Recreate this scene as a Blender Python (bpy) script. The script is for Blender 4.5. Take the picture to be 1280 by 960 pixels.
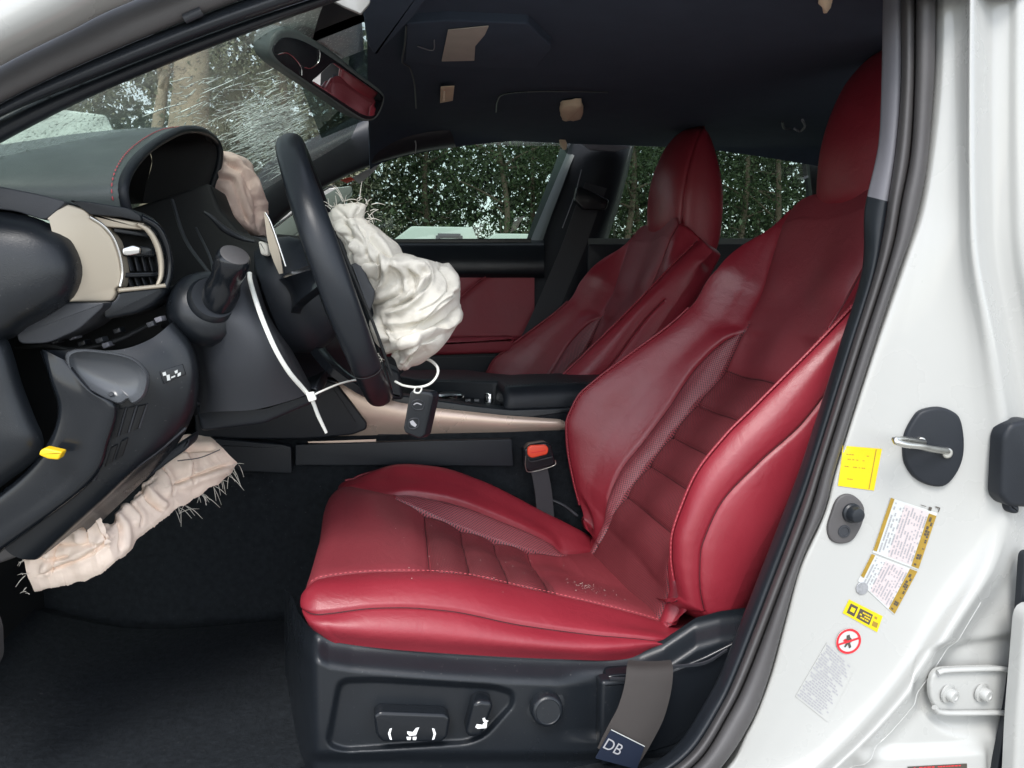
import bpy, bmesh, math, random
import numpy as np
from mathutils import Vector, noise
from mathutils.bvhtree import BVHTree
random.seed(7); np.random.seed(7)
for o in list(bpy.data.objects): bpy.data.objects.remove(o)
scene = bpy.context.scene
COL = scene.collection
R = math.radians

# ------------------------------------------------------------ camera
F = 950.0; YAW = R(10.3); PIT = R(7.32); EYE = np.array((0, 0, .95))
cam = bpy.data.objects.new('camera', bpy.data.cameras.new('camera')); COL.objects.link(cam)
cam.data.lens = 36 * F / 1280; cam.data.clip_end = 500; cam.data.clip_start = .01
cam.location = EYE; cam.rotation_euler = (R(90) - PIT, 0, -YAW)
scene.camera = cam
# ------------------------------------------------------------ daylight: bright overcast, exposed for the cabin
world = bpy.data.worlds.new('World'); scene.world = world; world.use_nodes = True
wn = world.node_tree; bg = wn.nodes['Background']
sky = wn.nodes.new('ShaderNodeTexSky'); sky.sky_type = 'NISHITA'; sky.sun_disc = False
SUN_EL, SUN_AZ = R(52), R(200)          # azimuth measured from +Y towards +X
sky.sun_elevation = SUN_EL; sky.sun_rotation = SUN_AZ
hs = wn.nodes.new('ShaderNodeHueSaturation'); hs.inputs['Saturation'].default_value = .38
wn.links.new(sky.outputs[0], hs.inputs['Color']); wn.links.new(hs.outputs[0], bg.inputs[0])
bg.inputs[1].default_value = .145
sl = bpy.data.lights.new('sun', 'SUN'); sl.energy = 1.0; sl.angle = R(22); sl.color = (1, .97, .93)
so = bpy.data.objects.new('sun', sl); COL.objects.link(so)
sd = Vector((math.sin(SUN_AZ) * math.cos(SUN_EL), math.cos(SUN_AZ) * math.cos(SUN_EL), math.sin(SUN_EL)))
so.rotation_euler = (-sd).to_track_quat('-Z', 'Y').to_euler(); so.location = (0, -3, 8)
scene.view_settings.view_transform = 'Standard'; scene.view_settings.look = 'None'
scene.view_settings.exposure = 1.46; scene.view_settings.gamma = 1
scene.render.engine = 'CYCLES'
scene.cycles.max_bounces = 8; scene.cycles.transparent_max_bounces = 24

# ------------------------------------------------------------ measuring: a sight line met with a plane of the car
_cy, _sy, _cp, _sp = math.cos(YAW), math.sin(YAW), math.cos(PIT), math.sin(PIT)
_R = np.array((_cy, -_sy, 0)); _F = np.array((_sy * _cp, _cy * _cp, -_sp)); _U = np.array((_sy * _sp, _cy * _sp, _cp))
def ray(px, py): return _F + (px - 640) / F * _R - (py - 480) / F * _U
def W(px, py, Y):
    d = ray(px, py); return EYE + d * (Y / d[1])
def WL(l, Y=None): return np.array([W(p[0], p[1], p[2] if len(p) > 2 else Y) for p in l])
def WP(px, py, c, n):
    d = ray(px, py); c = np.array(c); n = np.array(n); return EYE + d * (np.dot(c - EYE, n) / np.dot(d, n))
def WX(px, py, X):
    d = ray(px, py); return EYE + d * (X / d[0])
def WZ(px, py, Z):
    d = ray(px, py); return EYE + d * ((Z - EYE[2]) / d[2])

# ------------------------------------------------------------ materials
def newmat(name):
    m = bpy.data.materials.new(name); m.use_nodes = True
    return m, m.node_tree.nodes, m.node_tree.links, m.node_tree.nodes['Principled BSDF']
def mat(name, rgb, rough=.5, metal=0, spec=.5, bump=0, bscale=400, var=0, vscale=20, coat=0, sheen=0, bump2=0, b2scale=40, rvar=0, dust=0):
    m, N, L, b = newmat(name)
    b.inputs['Base Color'].default_value = (*rgb, 1); b.inputs['Roughness'].default_value = rough
    b.inputs['Metallic'].default_value = metal; b.inputs['Specular IOR Level'].default_value = spec
    b.inputs['Coat Weight'].default_value = coat; b.inputs['Sheen Weight'].default_value = sheen
    tc = N.new('ShaderNodeTexCoord')
    last = None
    if var or dust:
        n = N.new('ShaderNodeTexNoise'); n.inputs['Scale'].default_value = vscale; n.inputs['Detail'].default_value = 6
        L.new(tc.outputs['Object'], n.inputs['Vector'])
        mx = N.new('ShaderNodeMix'); mx.data_type = 'RGBA'
        mx.inputs[6].default_value = (*[c * (1 - var) for c in rgb], 1); mx.inputs[7].default_value = (*[min(1, c * (1 + var) + dust * .03) for c in rgb], 1)
        L.new(n.outputs['Fac'], mx.inputs[0]); L.new(mx.outputs[2], b.inputs['Base Color'])
        col = mx.outputs[2]
        if dust:
            sp = N.new('ShaderNodeTexNoise'); sp.inputs['Scale'].default_value = 260; sp.inputs['Detail'].default_value = 2
            L.new(tc.outputs['Object'], sp.inputs['Vector'])
            cr = N.new('ShaderNodeMapRange'); cr.inputs[1].default_value = .70; cr.inputs[2].default_value = .76
            L.new(sp.outputs['Fac'], cr.inputs[0])
            m3 = N.new('ShaderNodeMix'); m3.data_type = 'RGBA'; m3.inputs[7].default_value = (.5, .48, .45, 1)
            mu = N.new('ShaderNodeMath'); mu.operation = 'MULTIPLY'; mu.inputs[1].default_value = dust
            L.new(cr.outputs[0], mu.inputs[0]); L.new(mu.outputs[0], m3.inputs[0]); L.new(col, m3.inputs[6]); L.new(m3.outputs[2], b.inputs['Base Color'])
    if rvar:
        n = N.new('ShaderNodeTexNoise'); n.inputs['Scale'].default_value = 9; n.inputs['Detail'].default_value = 5
        L.new(tc.outputs['Object'], n.inputs['Vector'])
        mr = N.new('ShaderNodeMapRange'); mr.inputs[1].default_value = .3; mr.inputs[2].default_value = .7
        mr.inputs[3].default_value = rough - rvar; mr.inputs[4].default_value = rough + rvar
        L.new(n.outputs['Fac'], mr.inputs[0]); L.new(mr.outputs[0], b.inputs['Roughness'])
    for bb, sc, ds in ((bump, bscale, .0006), (bump2, b2scale, .004)):
        if bb:
            n = N.new('ShaderNodeTexNoise'); n.inputs['Scale'].default_value = sc; n.inputs['Detail'].default_value = 4
            L.new(tc.outputs['Object'], n.inputs['Vector'])
            bp = N.new('ShaderNodeBump'); bp.inputs['Strength'].default_value = bb; bp.inputs['Distance'].default_value = ds
            L.new(n.outputs['Fac'], bp.inputs['Height'])
            if last: L.new(last, bp.inputs['Normal'])
            last = bp.outputs[0]
    if last: L.new(last, b.inputs['Normal'])
    return m
def leather(name, rgb, rough=.42, perf=0):
    m, N, L, b = newmat(name)
    tc = N.new('ShaderNodeTexCoord')
    b.inputs['Roughness'].default_value = rough; b.inputs['Specular IOR Level'].default_value = .55
    v = N.new('ShaderNodeTexVoronoi'); v.feature = 'DISTANCE_TO_EDGE'; v.inputs['Scale'].default_value = 520
    L.new(tc.outputs['Object'], v.inputs['Vector'])
    mr0 = N.new('ShaderNodeMapRange'); mr0.inputs[2].default_value = .12; L.new(v.outputs['Distance'], mr0.inputs[0])
    bp = N.new('ShaderNodeBump'); bp.inputs['Strength'].default_value = .14; bp.inputs['Distance'].default_value = .0005
    L.new(mr0.outputs[0], bp.inputs['Height'])
    n2 = N.new('ShaderNodeTexNoise'); n2.inputs['Scale'].default_value = 34; n2.inputs['Detail'].default_value = 6; n2.inputs['Roughness'].default_value = .65; n2.inputs['Distortion'].default_value = .8
    L.new(tc.outputs['Object'], n2.inputs['Vector'])
    bp2 = N.new('ShaderNodeBump'); bp2.inputs['Strength'].default_value = .42; bp2.inputs['Distance'].default_value = .0024
    L.new(n2.outputs['Fac'], bp2.inputs['Height']); L.new(bp.outputs[0], bp2.inputs['Normal'])
    n3 = N.new('ShaderNodeTexNoise'); n3.inputs['Scale'].default_value = 7; n3.inputs['Detail'].default_value = 7
    L.new(tc.outputs['Object'], n3.inputs['Vector'])
    mx = N.new('ShaderNodeMix'); mx.data_type = 'RGBA'; mx.inputs[6].default_value = (*[c * .82 for c in rgb], 1); mx.inputs[7].default_value = (*[c * 1.18 for c in rgb], 1)
    L.new(n3.outputs['Fac'], mx.inputs[0]); col = mx.outputs[2]
    rr = N.new('ShaderNodeMapRange'); rr.inputs[1].default_value = .3; rr.inputs[2].default_value = .7; rr.inputs[3].default_value = rough - .06; rr.inputs[4].default_value = rough + .1
    L.new(n3.outputs['Fac'], rr.inputs[0]); L.new(rr.outputs[0], b.inputs['Roughness'])
    nrm = bp2.outputs[0]
    if perf:
        uv = N.new('ShaderNodeUVMap'); uv.uv_map = 'UVMap'
        acc = None
        for off in (0, .5):
            mp = N.new('ShaderNodeMapping'); mp.inputs['Scale'].default_value = (perf, perf, 1); mp.inputs['Location'].default_value = (off, off, 0)
            L.new(uv.outputs[0], mp.inputs[0])
            fr = N.new('ShaderNodeVectorMath'); fr.operation = 'FRACTION'; L.new(mp.outputs[0], fr.inputs[0])
            ds = N.new('ShaderNodeVectorMath'); ds.operation = 'DISTANCE'; ds.inputs[1].default_value = (.5, .5, 0); L.new(fr.outputs[0], ds.inputs[0])
            sm = N.new('ShaderNodeMapRange'); sm.inputs[1].default_value = .20; sm.inputs[2].default_value = .30; L.new(ds.outputs['Value'], sm.inputs[0])
            if acc is None: acc = sm.outputs[0]
            else:
                mi = N.new('ShaderNodeMath'); mi.operation = 'MINIMUM'; L.new(acc, mi.inputs[0]); L.new(sm.outputs[0], mi.inputs[1]); acc = mi.outputs[0]
        m2 = N.new('ShaderNodeMix'); m2.data_type = 'RGBA'; m2.inputs[6].default_value = (rgb[0] * .12, rgb[1] * .3, rgb[2] * .3, 1)
        L.new(acc, m2.inputs[0]); L.new(col, m2.inputs[7]); col = m2.outputs[2]
        b3 = N.new('ShaderNodeBump'); b3.inputs['Strength'].default_value = .5; b3.inputs['Distance'].default_value = .0008
        L.new(acc, b3.inputs['Height']); L.new(nrm, b3.inputs['Normal']); nrm = b3.outputs[0]
    L.new(col, b.inputs['Base Color']); L.new(nrm, b.inputs['Normal'])
    return m
def glassmat(name, tint, refl=.06, haze=0, rough=0.02):
    m, N, L, b = newmat(name); N.remove(b); out = N['Material Output']
    t = N.new('ShaderNodeBsdfTransparent'); t.inputs[0].default_value = (*tint, 1)
    g = N.new('ShaderNodeBsdfGlossy'); g.inputs['Roughness'].default_value = rough
    fr = N.new('ShaderNodeFresnel'); fr.inputs[0].default_value = 1.4
    mu = N.new('ShaderNodeMath'); mu.operation = 'MULTIPLY'; mu.inputs[1].default_value = refl / .04; mu.use_clamp = True; L.new(fr.outputs[0], mu.inputs[0])
    mc_ = N.new('ShaderNodeMath'); mc_.operation = 'MINIMUM'; mc_.inputs[1].default_value = .13; L.new(mu.outputs[0], mc_.inputs[0])
    mx = N.new('ShaderNodeMixShader'); L.new(mc_.outputs[0], mx.inputs[0]); L.new(t.outputs[0], mx.inputs[1]); L.new(g.outputs[0], mx.inputs[2])
    res = mx.outputs[0]
    if haze:
        tc = N.new('ShaderNodeTexCoord'); d = N.new('ShaderNodeBsdfDiffuse'); d.inputs[0].default_value = (.75, .8, .76, 1)
        n = N.new('ShaderNodeTexNoise'); n.inputs['Scale'].default_value = 9; n.inputs['Detail'].default_value = 8; L.new(tc.outputs['Object'], n.inputs['Vector'])
        v = N.new('ShaderNodeTexNoise'); v.inputs['Scale'].default_value = 210; v.inputs['Detail'].default_value = 3; L.new(tc.outputs['Object'], v.inputs['Vector'])
        mr = N.new('ShaderNodeMapRange'); mr.inputs[1].default_value = .58; mr.inputs[2].default_value = .72; mr.inputs[3].default_value = haze * .6; mr.inputs[4].default_value = haze * 2.6; L.new(v.outputs['Fac'], mr.inputs[0])
        m2 = N.new('ShaderNodeMath'); m2.operation = 'MULTIPLY'; L.new(mr.outputs[0], m2.inputs[0]); L.new(n.outputs['Fac'], m2.inputs[1])
        mx2 = N.new('ShaderNodeMixShader'); L.new(m2.outputs[0], mx2.inputs[0]); L.new(res, mx2.inputs[1]); L.new(d.outputs[0], mx2.inputs[2]); res = mx2.outputs[0]
    L.new(res, out.inputs[0]); return m

RED = (.235, .018, .030)
M = dict(
 red=leather('red_leather', RED, .38), red_in=leather('red_insert_leather', (.215, .030, .040), .5),
 red_perf=leather('red_perforated_leather', (.235, .034, .043), .48, perf=210), red_strip=leather('red_perforated_strip', (.33, .07, .085), .4, perf=190),
 seam_shade=mat('seam_shadow', (.035, .003, .006), .7),
 thread=mat('red_thread', (.55, .09, .11), .5),
 black=mat('black_plastic', (.009, .0115, .015), .31, spec=.42, bump=.35, bscale=900, rvar=.06, var=.12, dust=.10),
 soft=mat('soft_black_trim', (.014, .017, .022), .44, spec=.3, bump=.3, bscale=1100, var=.15),
 gloss=mat('smooth_black_plastic', (.009, .011, .014), .2, spec=.4, bump=.05, rvar=.05),
 deep=mat('deep_black', (.006, .007, .008), .7, var=.2),
 grey=mat('grey_plastic', (.034, .037, .043), .42, spec=.32, bump=.3, bscale=900, rvar=.06, var=.1),
 greytop=mat('dash_leather', (.088, .105, .103), .48, bump=.5, bscale=700, bump2=.2, b2scale=30, var=.1),
 violet=mat('grey_pillar_trim', (.16, .16, .18), .5, bump=.15, bscale=800),
 carpet=mat('black_carpet', (.013, .0155, .0185), .95, bump=1, bscale=700, var=.5, vscale=90, bump2=.5, b2scale=120, spec=.1, dust=.06),
 liner=mat('headliner_fabric', (.050, .066, .094), .95, bump=.6, bscale=900, var=.15, spec=.2, bump2=.15, b2scale=6),
 champ=mat('champagne_metal', (.50, .44, .35), .36, metal=.4, bump=.05, rvar=.05),
 champ2=mat('rose_champagne_metal', (.64, .50, .41), .3, metal=.4, rvar=.05), scoop=mat('satin_grey_plastic', (.07, .076, .084), .22, rvar=.05),
 chrome=mat('chrome', (.75, .75, .74), .16, metal=1, rvar=.05),
 zinc=mat('zinc_steel', (.62, .62, .58), .32, metal=1, bump=.2, bscale=300, rvar=.1),
 paint=mat('white_car_paint', (.40, .405, .39), .28, coat=.5, rvar=.06, var=.03, vscale=3, dust=.04),
 rubber=mat('black_rubber', (.0135, .0165, .021), .36, spec=.35, bump=.2, bscale=600, rvar=.08, var=.2),
 rubber2=mat('brown_grey_rubber', (.068, .065, .066), .55, bump=.2, bscale=600, rvar=.08, var=.2),
 bag=mat('white_airbag_cloth', (.66, .63, .56), .85, bump=.5, bscale=1300, bump2=.5, b2scale=60, var=.06, vscale=25),
 pink=mat('pink_airbag_cloth', (.93, .70, .62), .8, bump=.5, bscale=1300, bump2=.6, b2scale=45, var=.1, vscale=20),
 cream=mat('cream_airbag_cloth', (.92, .76, .64), .8, bump=.5, bscale=1300, bump2=.5, b2scale=45, var=.08, vscale=20),
 zip=mat('white_nylon', (.72, .73, .68), .4, rvar=.05),
 belt=mat('belt_webbing', (.035, .037, .042), .7, bump=.8, bscale=1500),
 belt2=mat('brown_belt_webbing', (.048, .043, .041), .75, spec=.15, bump=.8, bscale=1500, var=.1),
 button=mat('orange_red_button', (.75, .07, .03), .4, var=.05), white=mat('white_print', (.8, .8, .8), .5),
 tan=mat('tan_foam', (.75, .60, .42), .9, bump=.5, bscale=200, var=.15), beige=mat('beige_label', (.42, .38, .33), .7, var=.15, vscale=40),
 copper=mat('copper_trim', (.65, .3, .18), .3, metal=.8), yellow=mat('yellow_sticker', (.66, .49, .0), .45, var=.06, vscale=60),
 ystk=mat('amber_stripe', (.30, .19, .02), .45, var=.35, vscale=90), pinkp=mat('pale_pink_label', (.50, .44, .44), .5, var=.02), label=mat('white_label', (.50, .52, .51), .45, var=.02),
 ink=mat('grey_ink', (.30, .30, .32), .6), inkd=mat('dark_ink', (.06, .05, .04), .6), redink=mat('red_ink', (.65, .02, .03), .5), foil=mat('grey_foil', (.4, .41, .43), .35, metal=.6, var=.4, vscale=300),
 blue=mat('navy_label', (.010, .015, .030), .7, spec=.2), plastic_y=mat('yellow_plastic', (.8, .5, .01), .4),
 frame_black=mat('window_seal', (.012, .016, .016), .4),
 glass=glassmat('tinted_window_glass', (.36, .43, .385), .05), wglass=glassmat('cracked_windscreen_glass', (.78, .88, .80), .07, haze=1.5),
 mirror=mat('mirror_glass', (.80, .78, .78), .01, metal=1), frit=mat('black_frit_band', (.01, .012, .014), .4),
 crack=mat('crushed_glass', (.82, .88, .85), .4), red_door=leather('red_door_leather', (.27, .03, .045), .5),
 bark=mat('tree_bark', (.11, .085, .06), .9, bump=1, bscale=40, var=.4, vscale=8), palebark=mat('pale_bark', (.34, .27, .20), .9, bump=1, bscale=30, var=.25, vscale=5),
 soil=mat('pale_bounce_gravel', (.32, .31, .285), .95, bump=1, bscale=30, var=.5, vscale=3),  # ground tone kept pale to bounce daylight up to the headliner
 vanw=mat('white_van_paint', (.62, .70, .64), .4, var=.05), vglass=mat('dark_van_glass', (.02, .025, .025), .1),
)
def leafmat(name, a, b_):
    m, N, L, b = newmat(name); oi = N.new('ShaderNodeNewGeometry')
    mx = N.new('ShaderNodeMix'); mx.data_type = 'RGBA'; mx.inputs[6].default_value = (*a, 1); mx.inputs[7].default_value = (*b_, 1)
    L.new(oi.outputs['Random Per Island'], mx.inputs[0]); L.new(mx.outputs[2], b.inputs['Base Color']); b.inputs['Roughness'].default_value = .6
    tl = N.new('ShaderNodeBsdfTranslucent'); L.new(mx.outputs[2], tl.inputs[0]); ms = N.new('ShaderNodeMixShader'); ms.inputs[0].default_value = .25
    L.new(b.outputs[0], ms.inputs[1]); L.new(tl.outputs[0], ms.inputs[2]); L.new(ms.outputs[0], N['Material Output'].inputs[0]); return m
M['leaf'] = leafmat('dark_foliage', (.022, .045, .018), (.07, .105, .04)); M['leaf2'] = leafmat('olive_foliage', (.14, .15, .095), (.28, .28, .19)); M['leaf3'] = leafmat('grey_green_foliage', (.04, .055, .035), (.09, .11, .065))

# ------------------------------------------------------------ objects
OFF = {}
def tag(o, label=None, cat=None, group=None, kind=None):
    for k, v in (('label', label), ('category', cat), ('group', group), ('kind', kind)):
        if v: o[k] = v
    return o
def thing(name, label, cat, loc=(0, 0, 0), group=None):
    o = bpy.data.objects.new(name, None); COL.objects.link(o); o.location = tuple(loc); o.empty_display_size = .05
    OFF[o.name] = np.array(loc, float); return tag(o, label, cat, group)
def mesh_obj(name, V, Fc, m, parent=None, uv=None, smooth=True, sharp=None, solo=None, mats=None):
    V = np.asarray(V, float)
    me = bpy.data.meshes.new(name); off = np.zeros(3)
    if parent is not None: off = OFF[parent.name]
    elif solo is None: off = np.array([V[:, 0].mean(), V[:, 1].mean(), V[:, 2].min()])
    me.from_pydata((V - off).tolist(), [], [tuple(int(i) for i in f) for f in Fc])
    me.materials.append(M[m] if isinstance(m, str) else m)
    if smooth:
        me.polygons.foreach_set('use_smooth', [True] * len(me.polygons))
        if sharp: me.set_sharp_from_angle(angle=R(sharp))
    if uv is not None:
        ul = me.uv_layers.new(name='UVMap'); li = np.zeros(len(me.loops), int); me.loops.foreach_get('vertex_index', li)
        ul.data.foreach_set('uv', np.asarray(uv)[li].ravel())
    me.update()
    o = bpy.data.objects.new(name, me); COL.objects.link(o)
    if parent is not None: o.parent = parent; OFF[o.name] = off
    else: o.location = off; OFF[o.name] = off
    return o

def pchip(x, y, xi):
    x = np.asarray(x, float); y = np.asarray(y, float); h = np.diff(x); d = np.diff(y) / h
    if len(x) == 2: return np.interp(xi, x, y)
    m = np.zeros(len(x))
    for i in range(1, len(x) - 1):
        if d[i - 1] * d[i] > 0:
            w1 = 2 * h[i] + h[i - 1]; w2 = h[i] + 2 * h[i - 1]; m[i] = (w1 + w2) / (w1 / d[i - 1] + w2 / d[i])
    m[0] = d[0]; m[-1] = d[-1]
    xi = np.clip(xi, x[0], x[-1]); k = np.clip(np.searchsorted(x, xi) - 1, 0, len(h) - 1); t = (xi - x[k]) / h[k]
    return ((2 * t**3 - 3 * t**2 + 1) * y[k] + (t**3 - 2 * t**2 + t) * h[k] * m[k] + (-2 * t**3 + 3 * t**2) * y[k + 1] + (t**3 - t**2) * h[k] * m[k + 1])
def crs(P, n, closed=False, even=True):
    """centripetal-like Catmull-Rom through P (k,3) -> n points (evenly spaced)"""
    P = np.asarray(P, float)
    Q = np.vstack([P[-1:], P, P[:2]]) if closed else np.vstack([2 * P[0] - P[1], P, 2 * P[-1] - P[-2]])
    segs = len(P) if closed else len(P) - 1; out = []; K = 16
    for i in range(segs):
        a, b, c, d = Q[i:i + 4]
        for k in range(K):
            t = k / K; out.append(.5 * ((2 * b) + (-a + c) * t + (2 * a - 5 * b + 4 * c - d) * t * t + (-a + 3 * b - 3 * c + d) * t**3))
    out.append(P[0] if closed else P[-1]); out = np.array(out)
    if not even: return out
    L = np.r_[0, np.cumsum(np.linalg.norm(np.diff(out, axis=0), axis=1))]
    xi = np.linspace(0, L[-1], n + 1 if closed else n)
    if closed: xi = xi[:-1]
    return np.stack([np.interp(xi, L, out[:, k]) for k in range(out.shape[1])], 1)
def gfaces(r, c, cu=False, cv=False, base=0):
    fs = []
    for i in range(r if cv else r - 1):
        for j in range(c if cu else c - 1):
            a = i * c + j; b = i * c + (j + 1) % c; d = ((i + 1) % r) * c + j; e = ((i + 1) % r) * c + (j + 1) % c
            fs.append((a + base, b + base, e + base, d + base))
    return fs
def net(rows, nu, nv):
    """rows: list of lists of 3D points -> (nv, nu, 3) smooth sheet"""
    A = np.array([crs(r, nu) for r in rows]); B = np.stack([crs(A[:, j], nv) for j in range(nu)], 1); return B
def gnormals(G):
    du = np.gradient(G, axis=1); dv = np.gradient(G, axis=0); n = np.cross(du, dv); return n / (np.linalg.norm(n, axis=2, keepdims=True) + 1e-12)
def sheet(name, G, m, parent=None, thick=0, flip=False, smooth=True, uv=None, **k):
    r, c, _ = G.shape
    if not thick:
        return mesh_obj(name, G.reshape(-1, 3), gfaces(r, c), m, parent, smooth=smooth, uv=uv, **k)
    n = gnormals(G) * (-1 if flip else 1); H = G - n * thick
    V = np.vstack([G.reshape(-1, 3), H.reshape(-1, 3)]); f = gfaces(r, c); b = r * c
    f += [tuple(b + i for i in reversed(q)) for q in gfaces(r, c)]
    ed = [j for j in range(c)] + [i * c + c - 1 for i in range(1, r)] + [(r - 1) * c + j for j in range(c - 2, -1, -1)] + [i * c for i in range(r - 2, 0, -1)]
    for a, e in zip(ed, ed[1:] + ed[:1]): f.append((a, a + b, e + b, e))
    return mesh_obj(name, V, f, m, parent, smooth=smooth, sharp=50, **k)
def rpoly(pts, r, seg=4):
    """closed polygon with rounded corners (3D, planar); r number or list"""
    P = np.asarray(pts, float); n = len(P); out = []
    for i in range(n):
        a, b, c = P[i - 1], P[i], P[(i + 1) % n]; u = a - b; v = c - b; lu = np.linalg.norm(u); lv = np.linalg.norm(v)
        rr = r[i] if isinstance(r, (list, tuple)) else r; q = min(rr, lu * .45, lv * .45)
        if q < 1e-5: out.append(b); continue
        p0 = b + u / lu * q; p1 = b + v / lv * q
        for k in range(seg + 1):
            t = k / seg; out.append((1 - t)**2 * p0 + 2 * t * (1 - t) * b + t * t * p1)
    return np.array(out)
def slab(name, outline, depth, m, parent=None, r=.004, seg=4, back=False, dome=0, **k):
    """outline: (n,3) planar closed; depth: vector pushing it back; rounded front edge of radius r"""
    P = np.asarray(outline, float); n = len(P); c = P.mean(0); depth = np.array(depth, float)
    N = np.zeros(3)
    for i in range(n): N += np.cross(P[i] - c, P[(i + 1) % n] - c)
    N /= np.linalg.norm(N)
    if np.dot(N, depth) > 0: P = P[::-1].copy(); N = -N
    dl = np.linalg.norm(depth); r = min(r, dl * .9)
    T = np.roll(P, -1, 0) - np.roll(P, 1, 0); T /= (np.linalg.norm(T, axis=1, keepdims=True) + 1e-9)
    inn = np.cross(N, T)
    rings = [P + depth]
    for s in range(seg + 1):
        a = s / seg * math.pi / 2
        rings.append(P + inn * r * (1 - math.cos(a)) + depth / dl * r * (1 - math.sin(a)))
    V = np.vstack(rings); f = []
    for q in range(len(rings) - 1):
        for i in range(n):
            j = (i + 1) % n; f.append((q * n + i, q * n + j, (q + 1) * n + j, (q + 1) * n + i))
    b = (len(rings) - 1) * n; f.append(tuple(b + i for i in range(n)))
    if back: f.append(tuple(reversed(range(n))))
    if dome: V[b:b + n] += 0
    return mesh_obj(name, V, f, m, parent, sharp=35, **k)
def pslab(name, px, Y, depth, m, parent=None, r=.004, cr=.008, smooth=False, n=60, **k):
    P = WL(px, Y); 
    P = crs(P, n, closed=True) if smooth else rpoly(P, cr)
    d = (0, depth, 0) if np.isscalar(depth) else depth
    return slab(name, P, d, m, parent, r=r, **k)
def frames(P):
    T = np.gradient(P, axis=0); T /= np.linalg.norm(T, axis=1, keepdims=True) + 1e-12
    up = np.array((0, 0, 1.)) if abs(T[0][2]) < .9 else np.array((1., 0, 0)); N = []; v = np.cross(T[0], up); v /= np.linalg.norm(v)
    for t in T:
        v = v - t * np.dot(v, t); v /= np.linalg.norm(v) + 1e-12; N.append(v)
    N = np.array(N); return T, N, np.cross(T, N)
def tube(name, pts, rad, m, parent=None, n=40, seg=10, smooth_path=True, closed=False, caps=True, flat=1, mesh_only=False):
    P = crs(pts, n, closed) if smooth_path else np.asarray(pts, float); n = len(P)
    if closed:
        T = np.roll(P, -1, 0) - np.roll(P, 1, 0); T /= np.linalg.norm(T, axis=1, keepdims=True); ax = np.cross(P[0] - P.mean(0), P[n // 4] - P.mean(0)); ax /= np.linalg.norm(ax)
        N = np.repeat(ax[None], n, 0); B = np.cross(T, N)
    else: T, N, B = frames(P)
    rad = np.interp(np.linspace(0, 1, n), np.linspace(0, 1, len(rad)), rad) if not np.isscalar(rad) else np.full(n, rad)
    a = np.arange(seg) / seg * 2 * math.pi
    V = P[:, None] + rad[:, None, None] * (np.cos(a)[None, :, None] * N[:, None] + flat * np.sin(a)[None, :, None] * B[:, None])
    f = gfaces(n, seg, cu=True, cv=closed); V = V.reshape(-1, 3)
    if caps and not closed:
        k = len(V); V = np.vstack([V, P[:1], P[-1:]])
        f += [(k, (j + 1) % seg, j) for j in range(seg)] + [(k + 1, (n - 1) * seg + j, (n - 1) * seg + (j + 1) % seg) for j in range(seg)]
    if mesh_only: return V, f
    return mesh_obj(name, V, f, m, parent, sharp=60)
def joined(name, vf, m, parent=None, **k):
    Vs, Fs, b = [], [], 0
    for V, f in vf: Vs.append(V); Fs += [tuple(i + b for i in q) for q in f]; b += len(V)
    return mesh_obj(name, np.vstack(Vs), Fs, m, parent, **k)
def ribbon(name, pts, width_dir, w, m, parent=None, n=40, thick=.0015):
    P = crs(pts, n); wd = np.array(width_dir, float); ws = np.interp(np.linspace(0, 1, n), np.linspace(0, 1, len(w)), w) if not np.isscalar(w) else np.full(n, w)
    if wd.ndim == 1: wd = np.repeat(wd[None] / np.linalg.norm(wd), n, 0)
    G = np.stack([P + wd * (ws * t)[:, None] for t in (-.5, -.25, 0, .25, .5)], 1); return sheet(name, G, m, parent, thick=thick)
def cyl(name, c, axis, r, h, m, parent=None, bev=.002, seg=28, r2=None, mesh_only=False):
    c = np.array(c, float); a = np.array(axis, float); a /= np.linalg.norm(a); t = np.array((0, 0, 1.)) if abs(a[2]) < .9 else np.array((1., 0, 0))
    u = np.cross(a, t); u /= np.linalg.norm(u); v = np.cross(a, u); r2 = r2 or r
    prof = [(r, 0), (r2, h - bev)] + [(r2 - bev * (1 - math.cos(k * math.pi / 8)), h - bev + bev * math.sin(k * math.pi / 8)) for k in range(1, 5)]
    ang = np.arange(seg) / seg * 2 * math.pi
    V = np.vstack([c + a * z + q * (np.cos(ang)[:, None] * u + np.sin(ang)[:, None] * v) for q, z in prof]); f = gfaces(len(prof), seg, cu=True)
    f = [tuple(reversed(q)) for q in f]; b = (len(prof) - 1) * seg; f.append(tuple(b + i for i in range(seg)))
    if mesh_only: return V, f
    return mesh_obj(name, V, f, m, parent, sharp=35)
def lathe(name, c, axis, prof, m, parent=None, seg=32, sc=(1, 1)):
    c = np.array(c, float); a = np.array(axis, float); a /= np.linalg.norm(a); t = np.array((0, 0, 1.)) if abs(a[2]) < .9 else np.array((1., 0, 0))
    u = np.cross(a, t); u /= np.linalg.norm(u); v = np.cross(u, a); ang = np.arange(seg) / seg * 2 * math.pi
    V = np.vstack([c + a * z + q * (np.cos(ang)[:, None] * u * sc[0] + np.sin(ang)[:, None] * v * sc[1]) for q, z in prof]); f = gfaces(len(prof), seg, cu=True)
    b = (len(prof) - 1) * seg; f.append(tuple(b + i for i in range(seg))); return mesh_obj(name, V, f, m, parent, sharp=40)
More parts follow.
